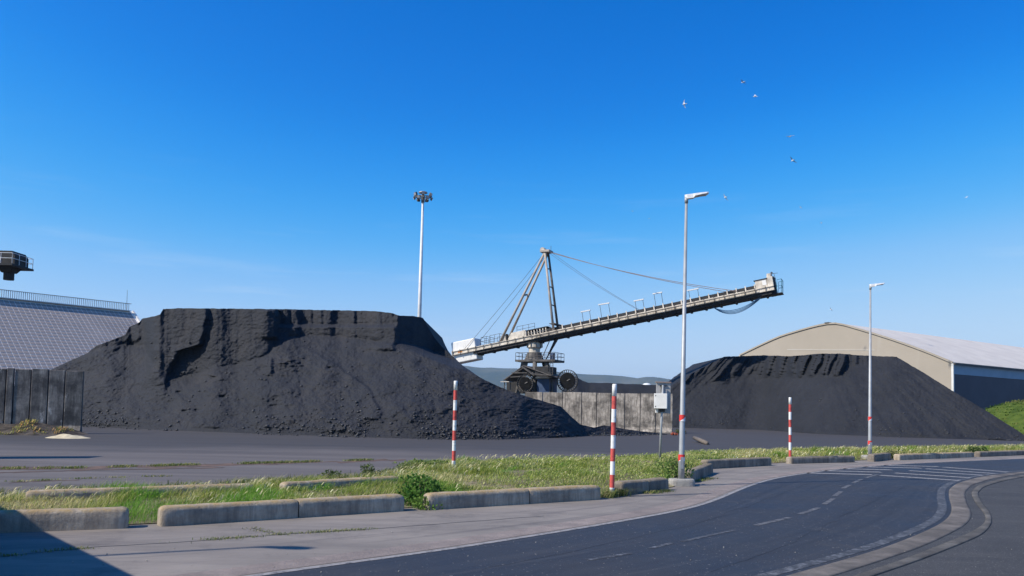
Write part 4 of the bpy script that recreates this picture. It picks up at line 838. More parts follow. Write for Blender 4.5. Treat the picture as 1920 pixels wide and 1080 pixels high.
# ridge walkway with railing
m = MB(); m.box(RL + rd * (sR_ + s_min) / 2 + UZ * 0.12, (sR_ - s_min, 1.3, 0.14), np.array([rd, qd, UZ])); m.build('ridge_walkway', 'trim', bld)
m = MB()
for k in range(int((sR_ - s_min) / 0.34)):
    p = rp(s_min + 0.1 + k * 0.34, 0) + qd * 0.62; m.beam(p + UZ * 0.2, p + UZ * 1.45, 0.11, 0.07)
m.build('railing_balusters', 'rail_blue', bld)['kind'] = 'stuff'
m = MB(); m.beam(rp(s_min, 0) + qd * 0.62 + UZ * 1.5, rp(sR_, 0) + qd * 0.62 + UZ * 1.5, 0.14, 0.1); m.build('railing_cap', 'rust_cap', bld)
m = MB(); p = rp(sR_ - 0.6, 0); m.tube(p + UZ * 0.1, p + UZ * 4.2, 0.05, 0.03, n=5); m.build('antenna', 'wire', bld)

# ------------------------------------------------------------------ beige warehouse on the right
AP = D(1567, 606, 150.0); rdir = unit(V3(65, 46, 0)); gdir = V3(rdir[1], -rdir[0], 0)      # ridge runs right and away, gable across it
def gpt(px, py):                                      # pixel on the gable plane
    d = ray(np.array(px), np.array(py)); t = np.dot(AP - V3(0, 0, HC), rdir) / np.dot(d, rdir); return V3(0, 0, HC) + d * t
prof = [gpt(*p) for p in [(1388, 667), (1425, 649), (1462, 632), (1518, 615.5), (1545, 609), (1567, 606), (1592, 613), (1633, 625), (1684, 641.5), (1740, 662), (1786, 681.5)]]
prof = list(smooth_path(prof, 27, 1)); AP = max(prof, key=lambda p: p[2])
whl = [np.dot(p - AP, gdir) for p in prof]; LWH = 130.0
wh = thing('warehouse', 'long beige arched warehouse with a pale roof behind the right heap', 'building', V3(*(AP + rdir * LWH / 2)[:2], 0))
p0 = prof[0]; ext = p0 - gdir * 7 - UZ * 4.2
ring = [ext * [1, 1, 0], ext] + prof + [prof[-1] * [1, 1, 0]]
m = MB(); m.prism(ring, rdir * 0.3); m.build('gable_wall', 'gable', wh)
for a, b_ in zip([ext] + prof[:-1], prof):
    m = MB(); nn = unit(np.cross(rdir, b_ - a)); nn = nn if nn[2] > 0 else -nn
    m.prism([a + rdir * 0.02, b_ + rdir * 0.02, b_ + rdir * LWH, a + rdir * LWH], nn * 0.22); m.build('roof_sheet', 'shed_white', wh)
for a, b_ in zip(prof[:-1], prof[1:]):
    m = MB(); nn = unit(np.cross(rdir, b_ - a)); nn = nn if nn[2] > 0 else -nn; m.beam(a + nn * 0.16 - rdir * 0.1, b_ + nn * 0.16 - rdir * 0.1, 0.2, 0.3, nn); m.build('gable_trim', 'gable', wh)
m = MB(); m.beam(AP + UZ * 0.32 - rdir * 0.3, AP + UZ * 0.32 + rdir * LWH, 0.9, 0.18); m.build('ridge_vent', 'steel_grey', wh)
cr = prof[-1]; ze_ = cr[2]; a = cr * [1, 1, 0] - gdir * 0.3
m = MB(); m.prism([a + rdir * 0.32, a + rdir * LWH, a + rdir * LWH + UZ * (ze_ - 1.75), a + rdir * 0.32 + UZ * (ze_ - 1.75)], gdir * 0.2); m.build('side_wall', 'side_dark', wh)
m = MB(); m.prism([a + rdir * 0.32 + UZ * (ze_ - 1.745), a + rdir * LWH + UZ * (ze_ - 1.745), a + rdir * LWH + UZ * (ze_ - 0.15), a + rdir * 0.32 + UZ * (ze_ - 0.15)], gdir * 0.26); m.build('clerestory_band', 'side_band', wh)
m = MB(); m.box(cr * [1, 1, 0] + UZ * ze_ / 2 + gdir * 0.03, (0.35, 0.3, ze_), np.array([gdir, rdir, UZ])); m.build('corner_trim', 'trim', wh)
m = MB(); m.beam(cr + gdir * 0.3 - UZ * 0.05, cr + gdir * 0.3 - UZ * 0.05 + rdir * LWH, 0.3, 0.25); m.build('eaves_gutter', 'steel_grey', wh)
m = MB(); m.beam(gpt(1476, 655.5) - rdir * 0.03, gpt(1640, 656.5) - rdir * 0.03, 0.05, 0.06); m.build('flashing', 'trim', wh)

# white tank far behind
c = D(1213, 721, 420.0); m = MB(); m.lathe((c[0], c[1], 0), [(2.4, 0), (2.4, c[2] - 0.6), (2.2, c[2] + 0.1), (1.3, c[2] + 0.6), (0, c[2] + 0.8)], 20)
o = m.build('storage_tank', 'tank', base=(c[0], c[1], 0), smooth=True); tag(o, 'tiny white tank dome on the skyline above the middle wall', 'tank')

# ------------------------------------------------------------------ concrete walls of upright panels
def panel_wall(name, label, joints, ga, gb, hgt, mat, thick=0.24, jit=0.0):
    d = unit((gb - ga) * [1, 1, 0]); n_ = V3(d[1], -d[0], 0); n_ = n_ if n_[1] < 0 else -n_
    th = thing(name, label, 'wall', (ga + gb) / 2 * [1, 1, 0])
    def sx(px): dd = ray(np.array(px), np.array(760)); k = dd[0] / dd[1]; return (k * ga[1] - ga[0]) / (d[0] - k * d[1])
    ss = [sx(j) for j in joints]
    for i, (a, b_) in enumerate(zip(ss[:-1], ss[1:])):
        o_ = random.uniform(-0.05, 0.05); hh_ = hgt + random.uniform(-0.04, 0.04); m = MB(); c = ga * [1, 1, 0] + d * (a + b_) / 2 + n_ * o_
        L = b_ - a - 0.07
        prof_ = [(0.50, -0.05), (0.50, 0.10), (thick * 0.75, 0.5), (thick * 0.55, hh_), (-thick * 0.45, hh_), (-thick * 0.6, 0.5), (-0.4, 0.1), (-0.4, -0.05)]
        m.prism([c - d * L / 2 + n_ * q[0] + UZ * q[1] for q in prof_], d * L); m.build('wall_panel', mat if isinstance(mat, str) else mat[i % len(mat)], th, bevel=0.025)
    return th
gA = G(152, 812); topl = 1.75
panel_wall('concrete_wall', 'coal-blackened concrete panel wall at the left edge, sand spilled at its end', [-190, -156, -122, -88, -55, -22, 10, 25, 57, 90, 121, 156], V3(G(0, 808)[0], 49.6, 0), V3(gA[0], 51.6, 0), 4.05, ['wall_dark'] * 10 + ['wall_brown'], 0.3)
gB = G(1261, 812)
panel_wall('concrete_wall', 'grey concrete panel wall between the two big coal heaps', [985, 1018, 1055, 1091, 1119, 1146, 1172, 1201, 1230, 1262], V3(G(1010, 810)[0] * 0 + D(1010, 760, 82.5)[0], 82.5, 0), V3(gB[0], 78.4, 0), 3.84, 'wall_mid')

# ------------------------------------------------------------------ low concrete barriers
def barrier(label, pa, pb, group, mat='barrier', endA=True, endB=True, hgt=0.36, wid=0.36, back=False, zoff=0.0):
    a = G(*pa) if len(pa) == 2 else np.array(pa, float); b_ = G(*pb) if len(pb) == 2 else np.array(pb, float); d = unit(b_ - a); n_ = V3(-d[1], d[0], 0); n_ = n_ if n_[1] > 0 else -n_
    a = a + n_ * wid / 2; b_ = b_ + n_ * wid / 2; L = np.linalg.norm(b_ - a); cs = [(-0.5, 0), (-0.485, 0.5), (-0.47, 0.80), (-0.41, 0.93), (-0.27, 0.99), (0, 1.0), (0.27, 0.99), (0.41, 0.93), (0.47, 0.80), (0.485, 0.5), (0.5, 0)]
    stn = list(np.linspace(0, L, max(6, int(L / 0.25)))); stn += [0.015, 0.05, 0.11, L - 0.015, L - 0.05, L - 0.11]; stn = sorted(set(stn)); vs = []
    for s_ in stn:
        sc1 = 1.0; hz_ = 1.0
        for e_, q in ((endA, s_), (endB, L - s_)):
            if e_ and q < 0.12: r_ = math.sqrt(max(0, 1 - ((0.12 - q) / 0.12) ** 2)); sc1 *= 0.72 + 0.28 * r_; hz_ *= 0.80 + 0.20 * r_
            elif not e_ and q < 0.02: sc1 *= 0.96; hz_ *= 0.97
        for (cx2, cz) in cs:
            p = a + d * s_; nz = 0.035 * float(fbm(p[0] * 3 + cx2 * 2, p[1] * 3 + cz * 2, 3)); vs.append(p + n_ * cx2 * wid * sc1 * (1 + nz) + UZ * (cz * hgt * hz_ * (1 + nz * 1.5) - 0.03 * (cz == 0) + zoff))
    nc = len(cs); fs = [(i * nc + k, i * nc + k + 1, (i + 1) * nc + k + 1, (i + 1) * nc + k) for i in range(len(stn) - 1) for k in range(nc - 1)]
    fs += [tuple(range(nc)), tuple(range((len(stn) - 1) * nc, len(stn) * nc))[::-1]]
    m = MB(); m.add(vs, fs); o = m.build('concrete_barrier', mat, base=(a + b_) / 2); tag(o, label, 'barrier', group)
    for p in o.data.polygons: p.use_smooth = len(p.vertices) == 4
    return o
FG = 'low concrete barriers along the road'
def mid(pa, pb, t): return (pa[0] + (pb[0] - pa[0]) * t, pa[1] + (pb[1] - pa[1]) * t)
def join(pa, pb, t, la, lb, group=FG, mat='barrier', **k):
    A_, B_ = G(*pa), G(*pb); g_ = unit(B_ - A_) * 0.012; c = A_ + (B_ - A_) * t; barrier(la, tuple(A_), tuple(c - g_), group, mat, True, False, **k); barrier(lb, tuple(c + g_), tuple(B_), group, mat, False, True, **k)
barrier('front-row barrier at the left edge, half covered by a dark shadow', (-160, 1005.5), (239, 991.5), FG)
join((301, 988.5), (760, 958.6), 0.52, 'front-row barrier with a rounded left end beside the bright green tall grass', 'front-row barrier whose right end meets the dark leafy shrub')
join((804, 957), (1128, 937), 0.55, 'front-row barrier just right of the dark leafy shrub', 'front-row barrier ending just left of the nearest striped post')
join((1167, 929.5), (1256, 919.5), 0.55, 'short pale-ended front barrier just right of the nearest striped post', 'short dark barrier directly left of the nearer street lamp footing', mat='barrier_dark')
barrier('dark barrier turning away just right of the nearer street lamp footing', (1297, 906), (1338, 887), FG, 'barrier_dark')
barrier('dark barrier at the inside of the bend, left of the farthest striped post', (1326, 880), (1448, 873), FG, 'barrier_dark', hgt=0.36)
barrier('dark barrier between the farthest striped post and the farther street lamp', (1484, 870), (1604, 867), FG, 'barrier_dark', hgt=0.31)
barrier('short barrier just right of the farther street lamp footing', (1640, 866), (1672, 862), FG, 'barrier_dark')
join((1687, 863), (1828, 857.5), 0.55, 'far right barrier, second piece past the farther street lamp', 'far right barrier ending at the gap in the grass', mat='barrier', hgt=0.3)
barrier('darker barrier cut by the right edge of the view', (1838, 857), (1990, 851), FG, 'barrier_dark', hgt=0.3)
BG = 'back-row barriers half buried in grass'
def zG(px, py, z): p = G(px, py, z); return (p[0], p[1], 0.0)
join_pts = [zG(48, 921, 0.36), zG(478, 907, 0.36)]
barrier('back-row barrier behind the tall grass on the left, orange with lichen', join_pts[0], join_pts[1], BG)
barrier('back-row barrier behind the grass, its rounded left end left of the tuft', zG(535, 905, 0.36), zG(752, 893, 0.36), BG)

# ------------------------------------------------------------------ street lamps
def lamp(label, base, top, R_=0.085, ztape=(2.05, 0.85)):
    b0 = np.asarray(base, float); t0 = np.asarray(top, float); th = thing('street_lamp', label, 'street lamp', b0, 'street lamps along the road')
    m = MB(); n_ = 20; w_, dp = 0.40, 0.27
    ring_ = [(w_ * math.copysign(abs(math.cos(a)) ** 0.6, math.cos(a)), dp * math.copysign(abs(math.sin(a)) ** 0.6, math.sin(a))) for a in np.linspace(0, 2 * math.pi, n_, endpoint=False)]
    vs = [b0 + V3(x * s_, y * s_, z) for z, s_ in ((-0.03, 1.0), (0.16, 1.0), (0.2, 0.96), (0.22, 0.88)) for x, y in ring_]
    fs = [(i * n_ + k, i * n_ + (k + 1) % n_, (i + 1) * n_ + (k + 1) % n_, (i + 1) * n_ + k) for i in range(3) for k in range(n_)] + [tuple(range(3 * n_, 4 * n_))]
    m.add(vs, fs); m.build('concrete_footing', 'footing', th)
    dv = unit(t0 - b0); L = np.linalg.norm(t0 - b0)
    m = MB(); m.ptube([b0 + dv * 0.19, b0 + dv * 0.9, b0 + dv * 0.95, t0], [R_ * 1.15, R_ * 1.1, R_, R_ * 0.48], 16); m.build('pole', 'galv', th, smooth=True)
    m = MB(); m.box(b0 + V3(0, -R_ * 1.12, 0.7), (0.09, 0.02, 0.35)); m.build('access_door', 'galv', th)
    for zt_ in ztape:
        r_ = R_ * (1.0 if zt_ > 0.95 else 1.12) + 0.006; c = b0 + dv * zt_; m = MB(); m.tube(c - dv * 0.1, c + dv * 0.1, r_, n=16, caps=False); tp = m.build('reflective_tape', 'tape_white', th, smooth=True)
        vs = []; nn_ = 10                              # red diagonal half of the tape
        for k in range(nn_ + 1):
            an = math.pi + k / nn_ * math.pi; vs += [c + V3((r_ + .003) * math.cos(an), (r_ + .003) * math.sin(an), -0.1 + 0.2 * max(0, (k - 1) / nn_) * 0.95), c + V3((r_ + .003) * math.cos(an), (r_ + .003) * math.sin(an), 0.1)]
        m = MB(); m.add(vs, [(2 * k, 2 * k + 2, 2 * k + 3, 2 * k + 1) for k in range(nn_)]); m.build('red_diagonal', 'tape_red', tp, recalc=False, smooth=True)
    hx = V3(math.cos(R(10)), -math.sin(R(10)), 0.10); hx = unit(hx); hy = unit(np.cross(UZ, hx)); hz = np.cross(hx, hy); ax = np.array([hx, hy, hz])
    m = MB(); m.tube(t0 - UZ * 0.12, t0 + UZ * 0.06, 0.055, 0.06, n=12); m.build('spigot', 'galv', th, smooth=True)
    sec = [(-0.05, 0.03, 0.05, 0.05), (0.02, 0.075, 0.12, 0.05), (0.2, 0.08, 0.12, 0.04), (0.26, 0.14, 0.075, 0.015), (0.45, 0.15, 0.055, 0.0), (0.62, 0.13, 0.04, 0.0), (0.67, 0.08, 0.025, 0.0)]
    vs = []; o_ = t0 + UZ * 0.10
    for (x, hw, th_, dz) in sec: vs += [o_ + ax[0] * x + ax[1] * y * hw + ax[2] * z for y, z in ((-1, -th_ + 0.03 ), (-0.9, 0.03), (-0.4, 0.05), (0.4, 0.05), (0.9, 0.03), (1, -th_ + 0.03))]
    k6 = 6; fs = [(i * 6 + k, i * 6 + (k + 1) % 6, (i + 1) * 6 + (k + 1) % 6, (i + 1) * 6 + k) for i in range(len(sec) - 1) for k in range(6)] + [tuple(range(6)), tuple(range((len(sec) - 1) * 6, len(sec) * 6))]
    m = MB(); m.add(vs, fs); hd_ = m.build('lamp_head', 'lamp_white', th)
    m = MB(); m.box(o_ + ax[0] * 0.45 - ax[2] * 0.032, (0.3, 0.22, 0.012), ax); m.build('lens', 'glass', hd_)
    return th
l1 = G(1277, 911); l2 = G(1631, 862)
lamp('nearer street lamp, its pole crossing the stacker boom, weeds round its footing', l1, D(1287, 374, l1[1]))
lamp('farther street lamp in front of the right coal heap', l2, D(1632, 538.5, l2[1]))
lamp('street lamp just outside the left of the view, casting its shadow on the shoulder', V3(-13.4, 8.35, 0), V3(-13.4, 8.35, 9.75))

# ------------------------------------------------------------------ striped marker posts
def post(label, pb, pt, bands, first_white=True):
    b0 = G(*pb); t0 = D(*pt, b0[1]); th = thing('striped_post', label, 'marker post', b0, 'red and white striped posts'); r_ = 0.062; L = np.linalg.norm(t0 - b0); dv = unit(t0 - b0); z = L
    for i, bnd in enumerate(bands):
        zb_ = max(z - bnd, -0.05) if i < len(bands) - 1 else -0.05; col = 'white_band' if (i % 2 == 0) == first_white else 'red_band'; m = MB()
        if i == 0: m.ptube([b0 + dv * zb_, b0 + dv * (z - 0.02), b0 + dv * z], [r_, r_, r_ * 0.82], 16, True)
        else: m.tube(b0 + dv * zb_, b0 + dv * z, r_, n=16, caps=False)
        m.build('white_stripe' if col == 'white_band' else 'red_stripe', col, th, smooth=True); z = zb_
        if z <= -0.05: break
    return th
b9 = [0.32, 0.335, 0.345, 0.335, 0.345, 0.335, 0.345, 0.335, 0.3]
post('nearest and tallest striped post, standing in the gap between front barriers', (1147, 932), (1152.5, 720), b9)
post('striped post standing in the grass left of centre before the big heap', (850, 888), (854.5, 714), b9)
post('farthest striped post, at the bend in front of the right heap', (1481.5, 869), (1481.5, 745), b9)

# ------------------------------------------------------------------ electrical box on a pole
e0 = G(1236.5, 872); eY = e0[1]; el_ = thing('meter_cabinet', 'white electrical box with grey backboard on a thin steel pole', 'electrical box', e0)
pt_ = D(1243, 722, eY); m = MB(); m.ptube([e0 - UZ * 0.05, pt_], [0.05, 0.045], 10); m.build('pole', 'galv', el_, smooth=True)
pxm = eY / F_PX
c = D(1245, 746, eY) + V3(0, 0.16, 0); m = MB(); m.box(c, (27 * pxm, 0.05, 58 * pxm)); bb_ = m.build('backboard', 'cab_grey', el_, bevel=0.006)
m = MB(); m.box(D(1245, 716.5, eY) + V3(0, 0.14, 0), (29 * pxm, 0.12, 0.04)); m.build('rain_hood', 'rust_cap', bb_)
m = MB(); m.box(D(1258, 746, eY) + V3(0, 0.2, 0), (0.03, 0.12, 60 * pxm)); m.build('edge_channel', 'galv', bb_)
c = D(1238, 752, eY); m = MB(); m.box(c + V3(0, -0.12, 0), (24 * pxm, 0.30, 28 * pxm), np.array([unit(V3(1, -0.28, 0)), unit(V3(0.28, 1, 0)), UZ])); bx_ = m.build('enclosure', 'cab_white', el_, bevel=0.012)
axb = np.array([unit(V3(1, -0.28, 0)), unit(V3(0.28, 1, 0)), UZ])
for dz_ in (-0.22, 0.22): m = MB(); m.box(c + V3(0, -0.12, 0) - axb[0] * 0.2 - axb[1] * 0.155 + UZ * dz_, (0.035, 0.012, 0.035), axb); m.build('lock', 'black', bx_)
m = MB(); m.box(D(1242, 728, eY) + V3(0, 0.1, 0), (0.09, 0.05, 0.3)); m.beam(D(1238, 723, eY) + V3(0, 0.1, 0), D(1252, 723, eY) + V3(0, 0.1, 0), 0.05, 0.035); m.build('bracket', 'black', el_)
m = MB(); m.box(D(1241, 769, eY) + V3(0, -0.02, 0), (0.22, 0.14, 0.13)); m.build('pole_clamp', 'black', el_)
m = MB(); m.box(D(1230.5, 770, eY) + V3(0, -0.06, 0), (0.1, 0.1, 0.18)); m.build('socket', 'cab_white', el_, bevel=0.01)

# ------------------------------------------------------------------ high floodlight mast
mb = D(783, 700, 122.0) * [1, 1, 0]; mt = D(793, 374, 122.0); ms = thing('floodlight_mast', 'tall white floodlight mast rising behind the left heap', 'light mast', mb)
m = MB(); m.ptube([mb, mt], [0.42, 0.17], 16); m.build('pole', 'mastpole', ms, smooth=True)
m = MB(); m.tube(mt - UZ * 0.5, mt + UZ * 0.5, 0.26, 0.3, n=12); m.build('winch_head', 'lamp_dark', ms)
m = MB(); m.lathe(mt + UZ * 0.35, [(0.95, -0.05), (1.1, -0.05), (1.1, 0.07), (0.95, 0.07), (0.95, -0.05)], 24)
for k in range(4): an = k * math.pi / 2 + 0.3; m.beam(mt + UZ * 0.35, mt + UZ * 0.35 + V3(math.cos(an), math.sin(an), 0), 0.1, 0.08)
rg = m.build('light_ring', 'flood_tan', ms)
m = MB(); m.lathe(mt + UZ * 1.05, [(0, -0.05), (0.7, -0.05), (0.6, 0.12), (0, 0.16)], 18); m.build('cap', 'flood_tan', ms)
m = MB(); m.tube(mt + UZ * 0.5, mt + UZ * 1.0, 0.2, n=10); m.build('cap_post', 'lamp_dark', ms)
for k in range(12):
    an = 2 * math.pi * k / 12 + 0.15; dv = V3(math.cos(an), math.sin(an), 0); tilt = -0.55; fx = unit(dv + UZ * tilt); fy = unit(np.cross(UZ, fx)); fz = np.cross(fx, fy); ax = np.array([fx, fy, fz]); c = mt + dv * 1.32 + UZ * (0.35 + (0.35 if k % 2 else -0.2))
    m = MB(); m.box(c, (0.28, 0.52, 0.42), ax); f_ = m.build('floodlight', 'lamp_dark', ms, bevel=0.03)
    m = MB(); m.box(c + fx * 0.15, (0.02, 0.44, 0.34), ax); m.build('lens', 'glass', f_)
    m = MB(); m.beam(c - fx * 0.12, mt + dv * 1.05 + UZ * 0.36, 0.3, 0.05); m.build('bracket', 'flood_tan', f_)
#@@NATURE
# ------------------------------------------------------------------ grass
def blades(n, pos, hgt, wid, lean, cols, seed, droop=0.5, windx=0.5):
    r = np.random.default_rng(seed); an = r.random(n) * 2 * np.pi; d = np.stack([np.cos(an), np.sin(an), np.zeros(n)], 1)
    w_ = np.stack([-d[:, 1], d[:, 0], np.zeros(n)], 1) * (wid / 2)[:, None]
    ln_ = (d + np.array([windx, 0, 0])) * (lean * hgt)[:, None]; up = np.stack([np.zeros(n), np.zeros(n), hgt], 1)
    p0 = pos; p1 = pos + up * 0.55 + ln_ * 0.35; p2 = pos + up * (1 - droop * lean[:, None]) + ln_
    v = np.stack([p0 - w_ * 0.7, p0 + w_ * 0.7, p1 - w_, p1 + w_, p2], 1).reshape(-1, 3); b = np.arange(n) * 5
    q = np.stack([b, b + 1, b + 3, b + 2], 1); t = np.stack([b + 2, b + 3, b + 4], 1); return v, q, t, np.repeat(cols, 5, 0)
def hcol(r, n, a, b, c=None, pc=0.0):
    k = r.random((n, 1)); col = np.array(a) * (1 - k) + np.array(b) * k
    if c is not None: m_ = r.random(n) < pc; col[m_] = np.array(c) * (0.8 + 0.4 * r.random((m_.sum(), 1)))
    return np.minimum(col * (0.85 + 0.6 * r.random((n, 1))), 0.85)
def verge_points(n, r, tlo=0.0, thi=1.0, xr=None):
    out_ = []; tot = 0
    arc = np.r_[0, np.cumsum(np.linalg.norm(np.diff((VF + VB) / 2, axis=0), axis=1))]; wdt = np.linalg.norm(VB - VF, axis=1)
    dist = np.linalg.norm((VF + VB)[:, :2] / 2, axis=1); wgt = np.gradient(arc) * (wdt + 0.3) / dist ** 1.15; cdf = np.cumsum(wgt); cdf /= cdf[-1]
    u = np.interp(r.random(n), np.r_[0, cdf], np.arange(161)) ; i = np.clip(u.astype(int), 0, 158); f = (u - i)[:, None]; t = (tlo + (thi - tlo) * r.random(n))
    a = VF[i] * (1 - f) + VF[i + 1] * f; b_ = VB[i] * (1 - f) + VB[i + 1] * f; p = a + (b_ - a) * t[:, None]; p[:, 2] = verge_z(t) - 0.02; return p, t
r = np.random.default_rng(21)
def img_xy(p):
    dd = p - np.array([0, 0, HC]); k = dd @ fw; return (dd @ rt) / k * F_PX + CX, CY + F_PX * (SV - (dd @ upv) / k)
GRASS_N = 230000
p, t = verge_points(GRASS_N, r); ix, iy = img_xy(p)
patch = fbm(p[:, 0] * 0.55, p[:, 1] * 0.55, 3); lush = np.exp(-((ix - 255) / 70) ** 2) * 0.8 + np.exp(-((ix - 420) / 120) ** 2) * 0.5 * (1 - t) + np.exp(-((ix - 660) / 90) ** 2) * 0.4 * (1 - t) + patch * 0.9
lowz = sst(860, 980, ix) * (1 - sst(1330, 1400, ix))                                   # low leafy cover right of centre
bare = np.exp(-((ix - 960) / 90) ** 2 - ((iy - 905) / 5.5) ** 2) + 0.8 * np.exp(-((ix - 1560) / 60) ** 2 - ((iy - 858) / 4) ** 2)
hole = fbm(p[:, 0] * 0.9 + 40, p[:, 1] * 0.9, 3); keep = r.random(GRASS_N) > bare * 0.9 + 0.6 * sst(0.12, 0.35, hole) * (ix > 700); p, t, ix, iy, patch, lush, lowz = [a[keep] for a in (p, t, ix, iy, patch, lush, lowz)]; n = len(p)
dry = r.random(n) < np.clip(0.27 - lush * 0.7, 0.04, 0.7) * (1 - 0.4 * lowz)
cg = hcol(r, n, (0.19, 0.26, 0.04), (0.35, 0.38, 0.08), (0.075, 0.14, 0.022), 0.28); cd = hcol(r, n, (0.50, 0.45, 0.19), (0.64, 0.58, 0.29), (0.36, 0.27, 0.11), 0.15)
br = (lush > 0.45) & ~dry; cg[br] = hcol(r, br.sum(), (0.10, 0.24, 0.024), (0.20, 0.36, 0.045))
cols = np.where(dry[:, None], cd, cg)
h_ = (0.12 + 0.17 * r.random(n)) * (1 + 0.5 * np.clip(lush, -0.4, 0.8)) * (1 - 0.30 * lowz) * np.where(dry, 1.15, 0.95) * (0.55 + 0.45 * sst(0.0, 0.12, t)) * np.clip(1 + 1.3 * fbm(p[:, 0] * 1.1 + 3, p[:, 1] * 1.1, 3), 0.35, 1.7)
dd = np.linalg.norm(p[:, :2], axis=1); wd_ = (0.004 + 0.005 * r.random(n)) * np.clip(dd / 17, 0.9, 2.2)
v, q, tr, c = blades(n, p, h_, wd_, 0.25 + 0.6 * r.random(n), cols, 5, 0.45, 0.7)
tag(np_mesh('grass', v, q, 'grass', tris=tr, cols=c, smooth=False), 'mixed green and dry grass covering the verge behind the barriers', 'grass', kind='stuff')
# feathery seed heads
n = 2600; p, t = verge_points(n, r, 0.05, 1.0); ix, iy = img_xy(p); pt2 = fbm(p[:, 0] * 0.4 + 9, p[:, 1] * 0.4, 3); k = (pt2 > -0.05) & (np.abs(ix - 255) > 45) & ~((ix > 900) & (ix < 1330) & (t < 0.5)); p = p[k]; t = t[k]; n = len(p)
dd = np.linalg.norm(p[:, :2], axis=1); p = p + np.stack([0.12 * r.random(n), np.zeros(n), 0.12 + 0.12 * r.random(n)], 1)
v, q, tr, c = blades(n, p, 0.10 + 0.09 * r.random(n), (0.016 + 0.01 * r.random(n)) * np.clip(dd / 17, 1, 2.4), 0.6 + 0.5 * r.random(n), hcol(r, n, (0.55, 0.50, 0.26), (0.68, 0.62, 0.36)), 6, 0.5, 0.9)
tag(np_mesh('seed_heads', v, q, 'grass', tris=tr, cols=c, smooth=False), 'pale feathery seed heads above the verge grass', 'grass', kind='stuff')
# low broad leaves
n = 60000; p, t = verge_points(n, r, 0.02, 0.95); ix, iy = img_xy(p); k = (r.random(n) < (0.10 + 0.8 * sst(880, 1000, ix) * (1 - sst(1330, 1420, ix))) * (1 - 0.8 * sst(1340, 1420, ix))) & (fbm(p[:, 0] * 0.7 + 70, p[:, 1] * 0.7, 3) > -0.12); p = p[k]; t = t[k]; n = len(p); dd = np.linalg.norm(p[:, :2], axis=1); p[:, 2] += 0.03 + 0.17 * r.random(n) * (1 + 0.9 * fbm(p[:, 0] * 1.3, p[:, 1] * 1.3, 3))
v, q, tr, c = blades(n, p, 0.03 + 0.04 * r.random(n), (0.014 + 0.014 * r.random(n)) * np.clip(dd / 20, 1, 1.7), 0.9 + 0.6 * r.random(n), hcol(r, n, (0.20, 0.27, 0.055), (0.36, 0.41, 0.11), (0.50, 0.48, 0.22), 0.2), 8, 0.3, 0.2)
tag(np_mesh('weed_leaves', v, q, 'grass', tris=tr, cols=c, smooth=False), 'low broad-leaved weeds growing through the verge grass', 'weeds', kind='stuff')
# sparse weeds in the yard strips and shoulder cracks
def line_weeds(name, label, pts, n, spread, hh, seed, clump=0.6, wd=1.0, green=True, th_=0.0):
    r = np.random.default_rng(seed); P_ = resample(GP(pts), 200); u = r.random(n * 3) * 199; dn = fbm(u * 0.12 * clump * 2, u * 0 + seed, 3); u = u[dn > th_][:n]; n = len(u); i = u.astype(int); p = P_[i] + np.stack([r.normal(0, 0.12, n), r.normal(0, spread, n), np.zeros(n)], 1)
    dd = np.linalg.norm(p[:, :2], axis=1); cc = hcol(r, n, (0.09, 0.13, 0.03), (0.18, 0.21, 0.06), (0.33, 0.29, 0.13), 0.25)
    v, q, tr, c = blades(n, p, hh * (0.5 + r.random(n)), 0.010 * np.clip(dd / 15, 1, 2.5) * wd * (0.7 + 0.6 * r.random(n)), 0.4 + 0.6 * r.random(n), cc, seed); tag(np_mesh(name, v, q, 'grass', tris=tr, cols=c, smooth=False), label, 'weeds', kind='stuff')
line_weeds('track_weeds', 'weeds dotted along the reddish earth strip across the yard', [(-40, 880), (150, 878), (360, 872), (560, 867), (760, 861)], 2600, 0.18, 0.09, 31, th_=0.08)
line_weeds('track_weeds', 'thin weeds on the nearer earth strip at the left of the yard', [(20, 904), (150, 898), (240, 895), (320, 893)], 350, 0.06, 0.06, 32, th_=0.1)
line_weeds('crack_weeds', 'small weeds rooted in the crack along the shoulder', [(0, 1044), (190, 1025), (330, 1018), (510, 1004), (700, 992)], 900, 0.02, 0.045, 33, th_=0.1)
line_weeds('crack_weeds', 'short weeds in the small branching crack on the shoulder', [(470, 990), (500, 998), (535, 1003)], 130, 0.015, 0.04, 34, th_=-0.3)
n = 2600; ebx = np.linspace(bx[0], bx[-1] - 1.5, 400); px_ = ebx[r.integers(0, 400, n)]; py_ = 47.8 + 3.0 * r.random(n); kk = fbm(px_ * 0.9, py_ * 0.9, 3) > 0.02; px_, py_ = px_[kk], py_[kk]; n = len(px_)
pz_ = (0.75 * sst(47.2, 50.6, py_ + 1.0 * fbm(px_ * 0.35, py_ * 0.5, 3)) + 0.2 * fbm(px_ * 0.9, py_ * 0.9, 4)) * (1 - sst(bx[-1] - 4.0, bx[-1], px_)) - 0.08
v, q, tr, c = blades(n, np.stack([px_, py_, pz_], 1), 0.12 + 0.25 * r.random(n), 0.03 + 0.03 * r.random(n), 0.4 + 0.6 * r.random(n), hcol(r, n, (0.22, 0.25, 0.06), (0.36, 0.33, 0.11), (0.55, 0.33, 0.13), 0.35), 35)
tag(np_mesh('foot_weeds', v, q, 'grass', tris=tr, cols=c, smooth=False), 'dry weeds at the foot of the left concrete wall', 'weeds', kind='stuff')
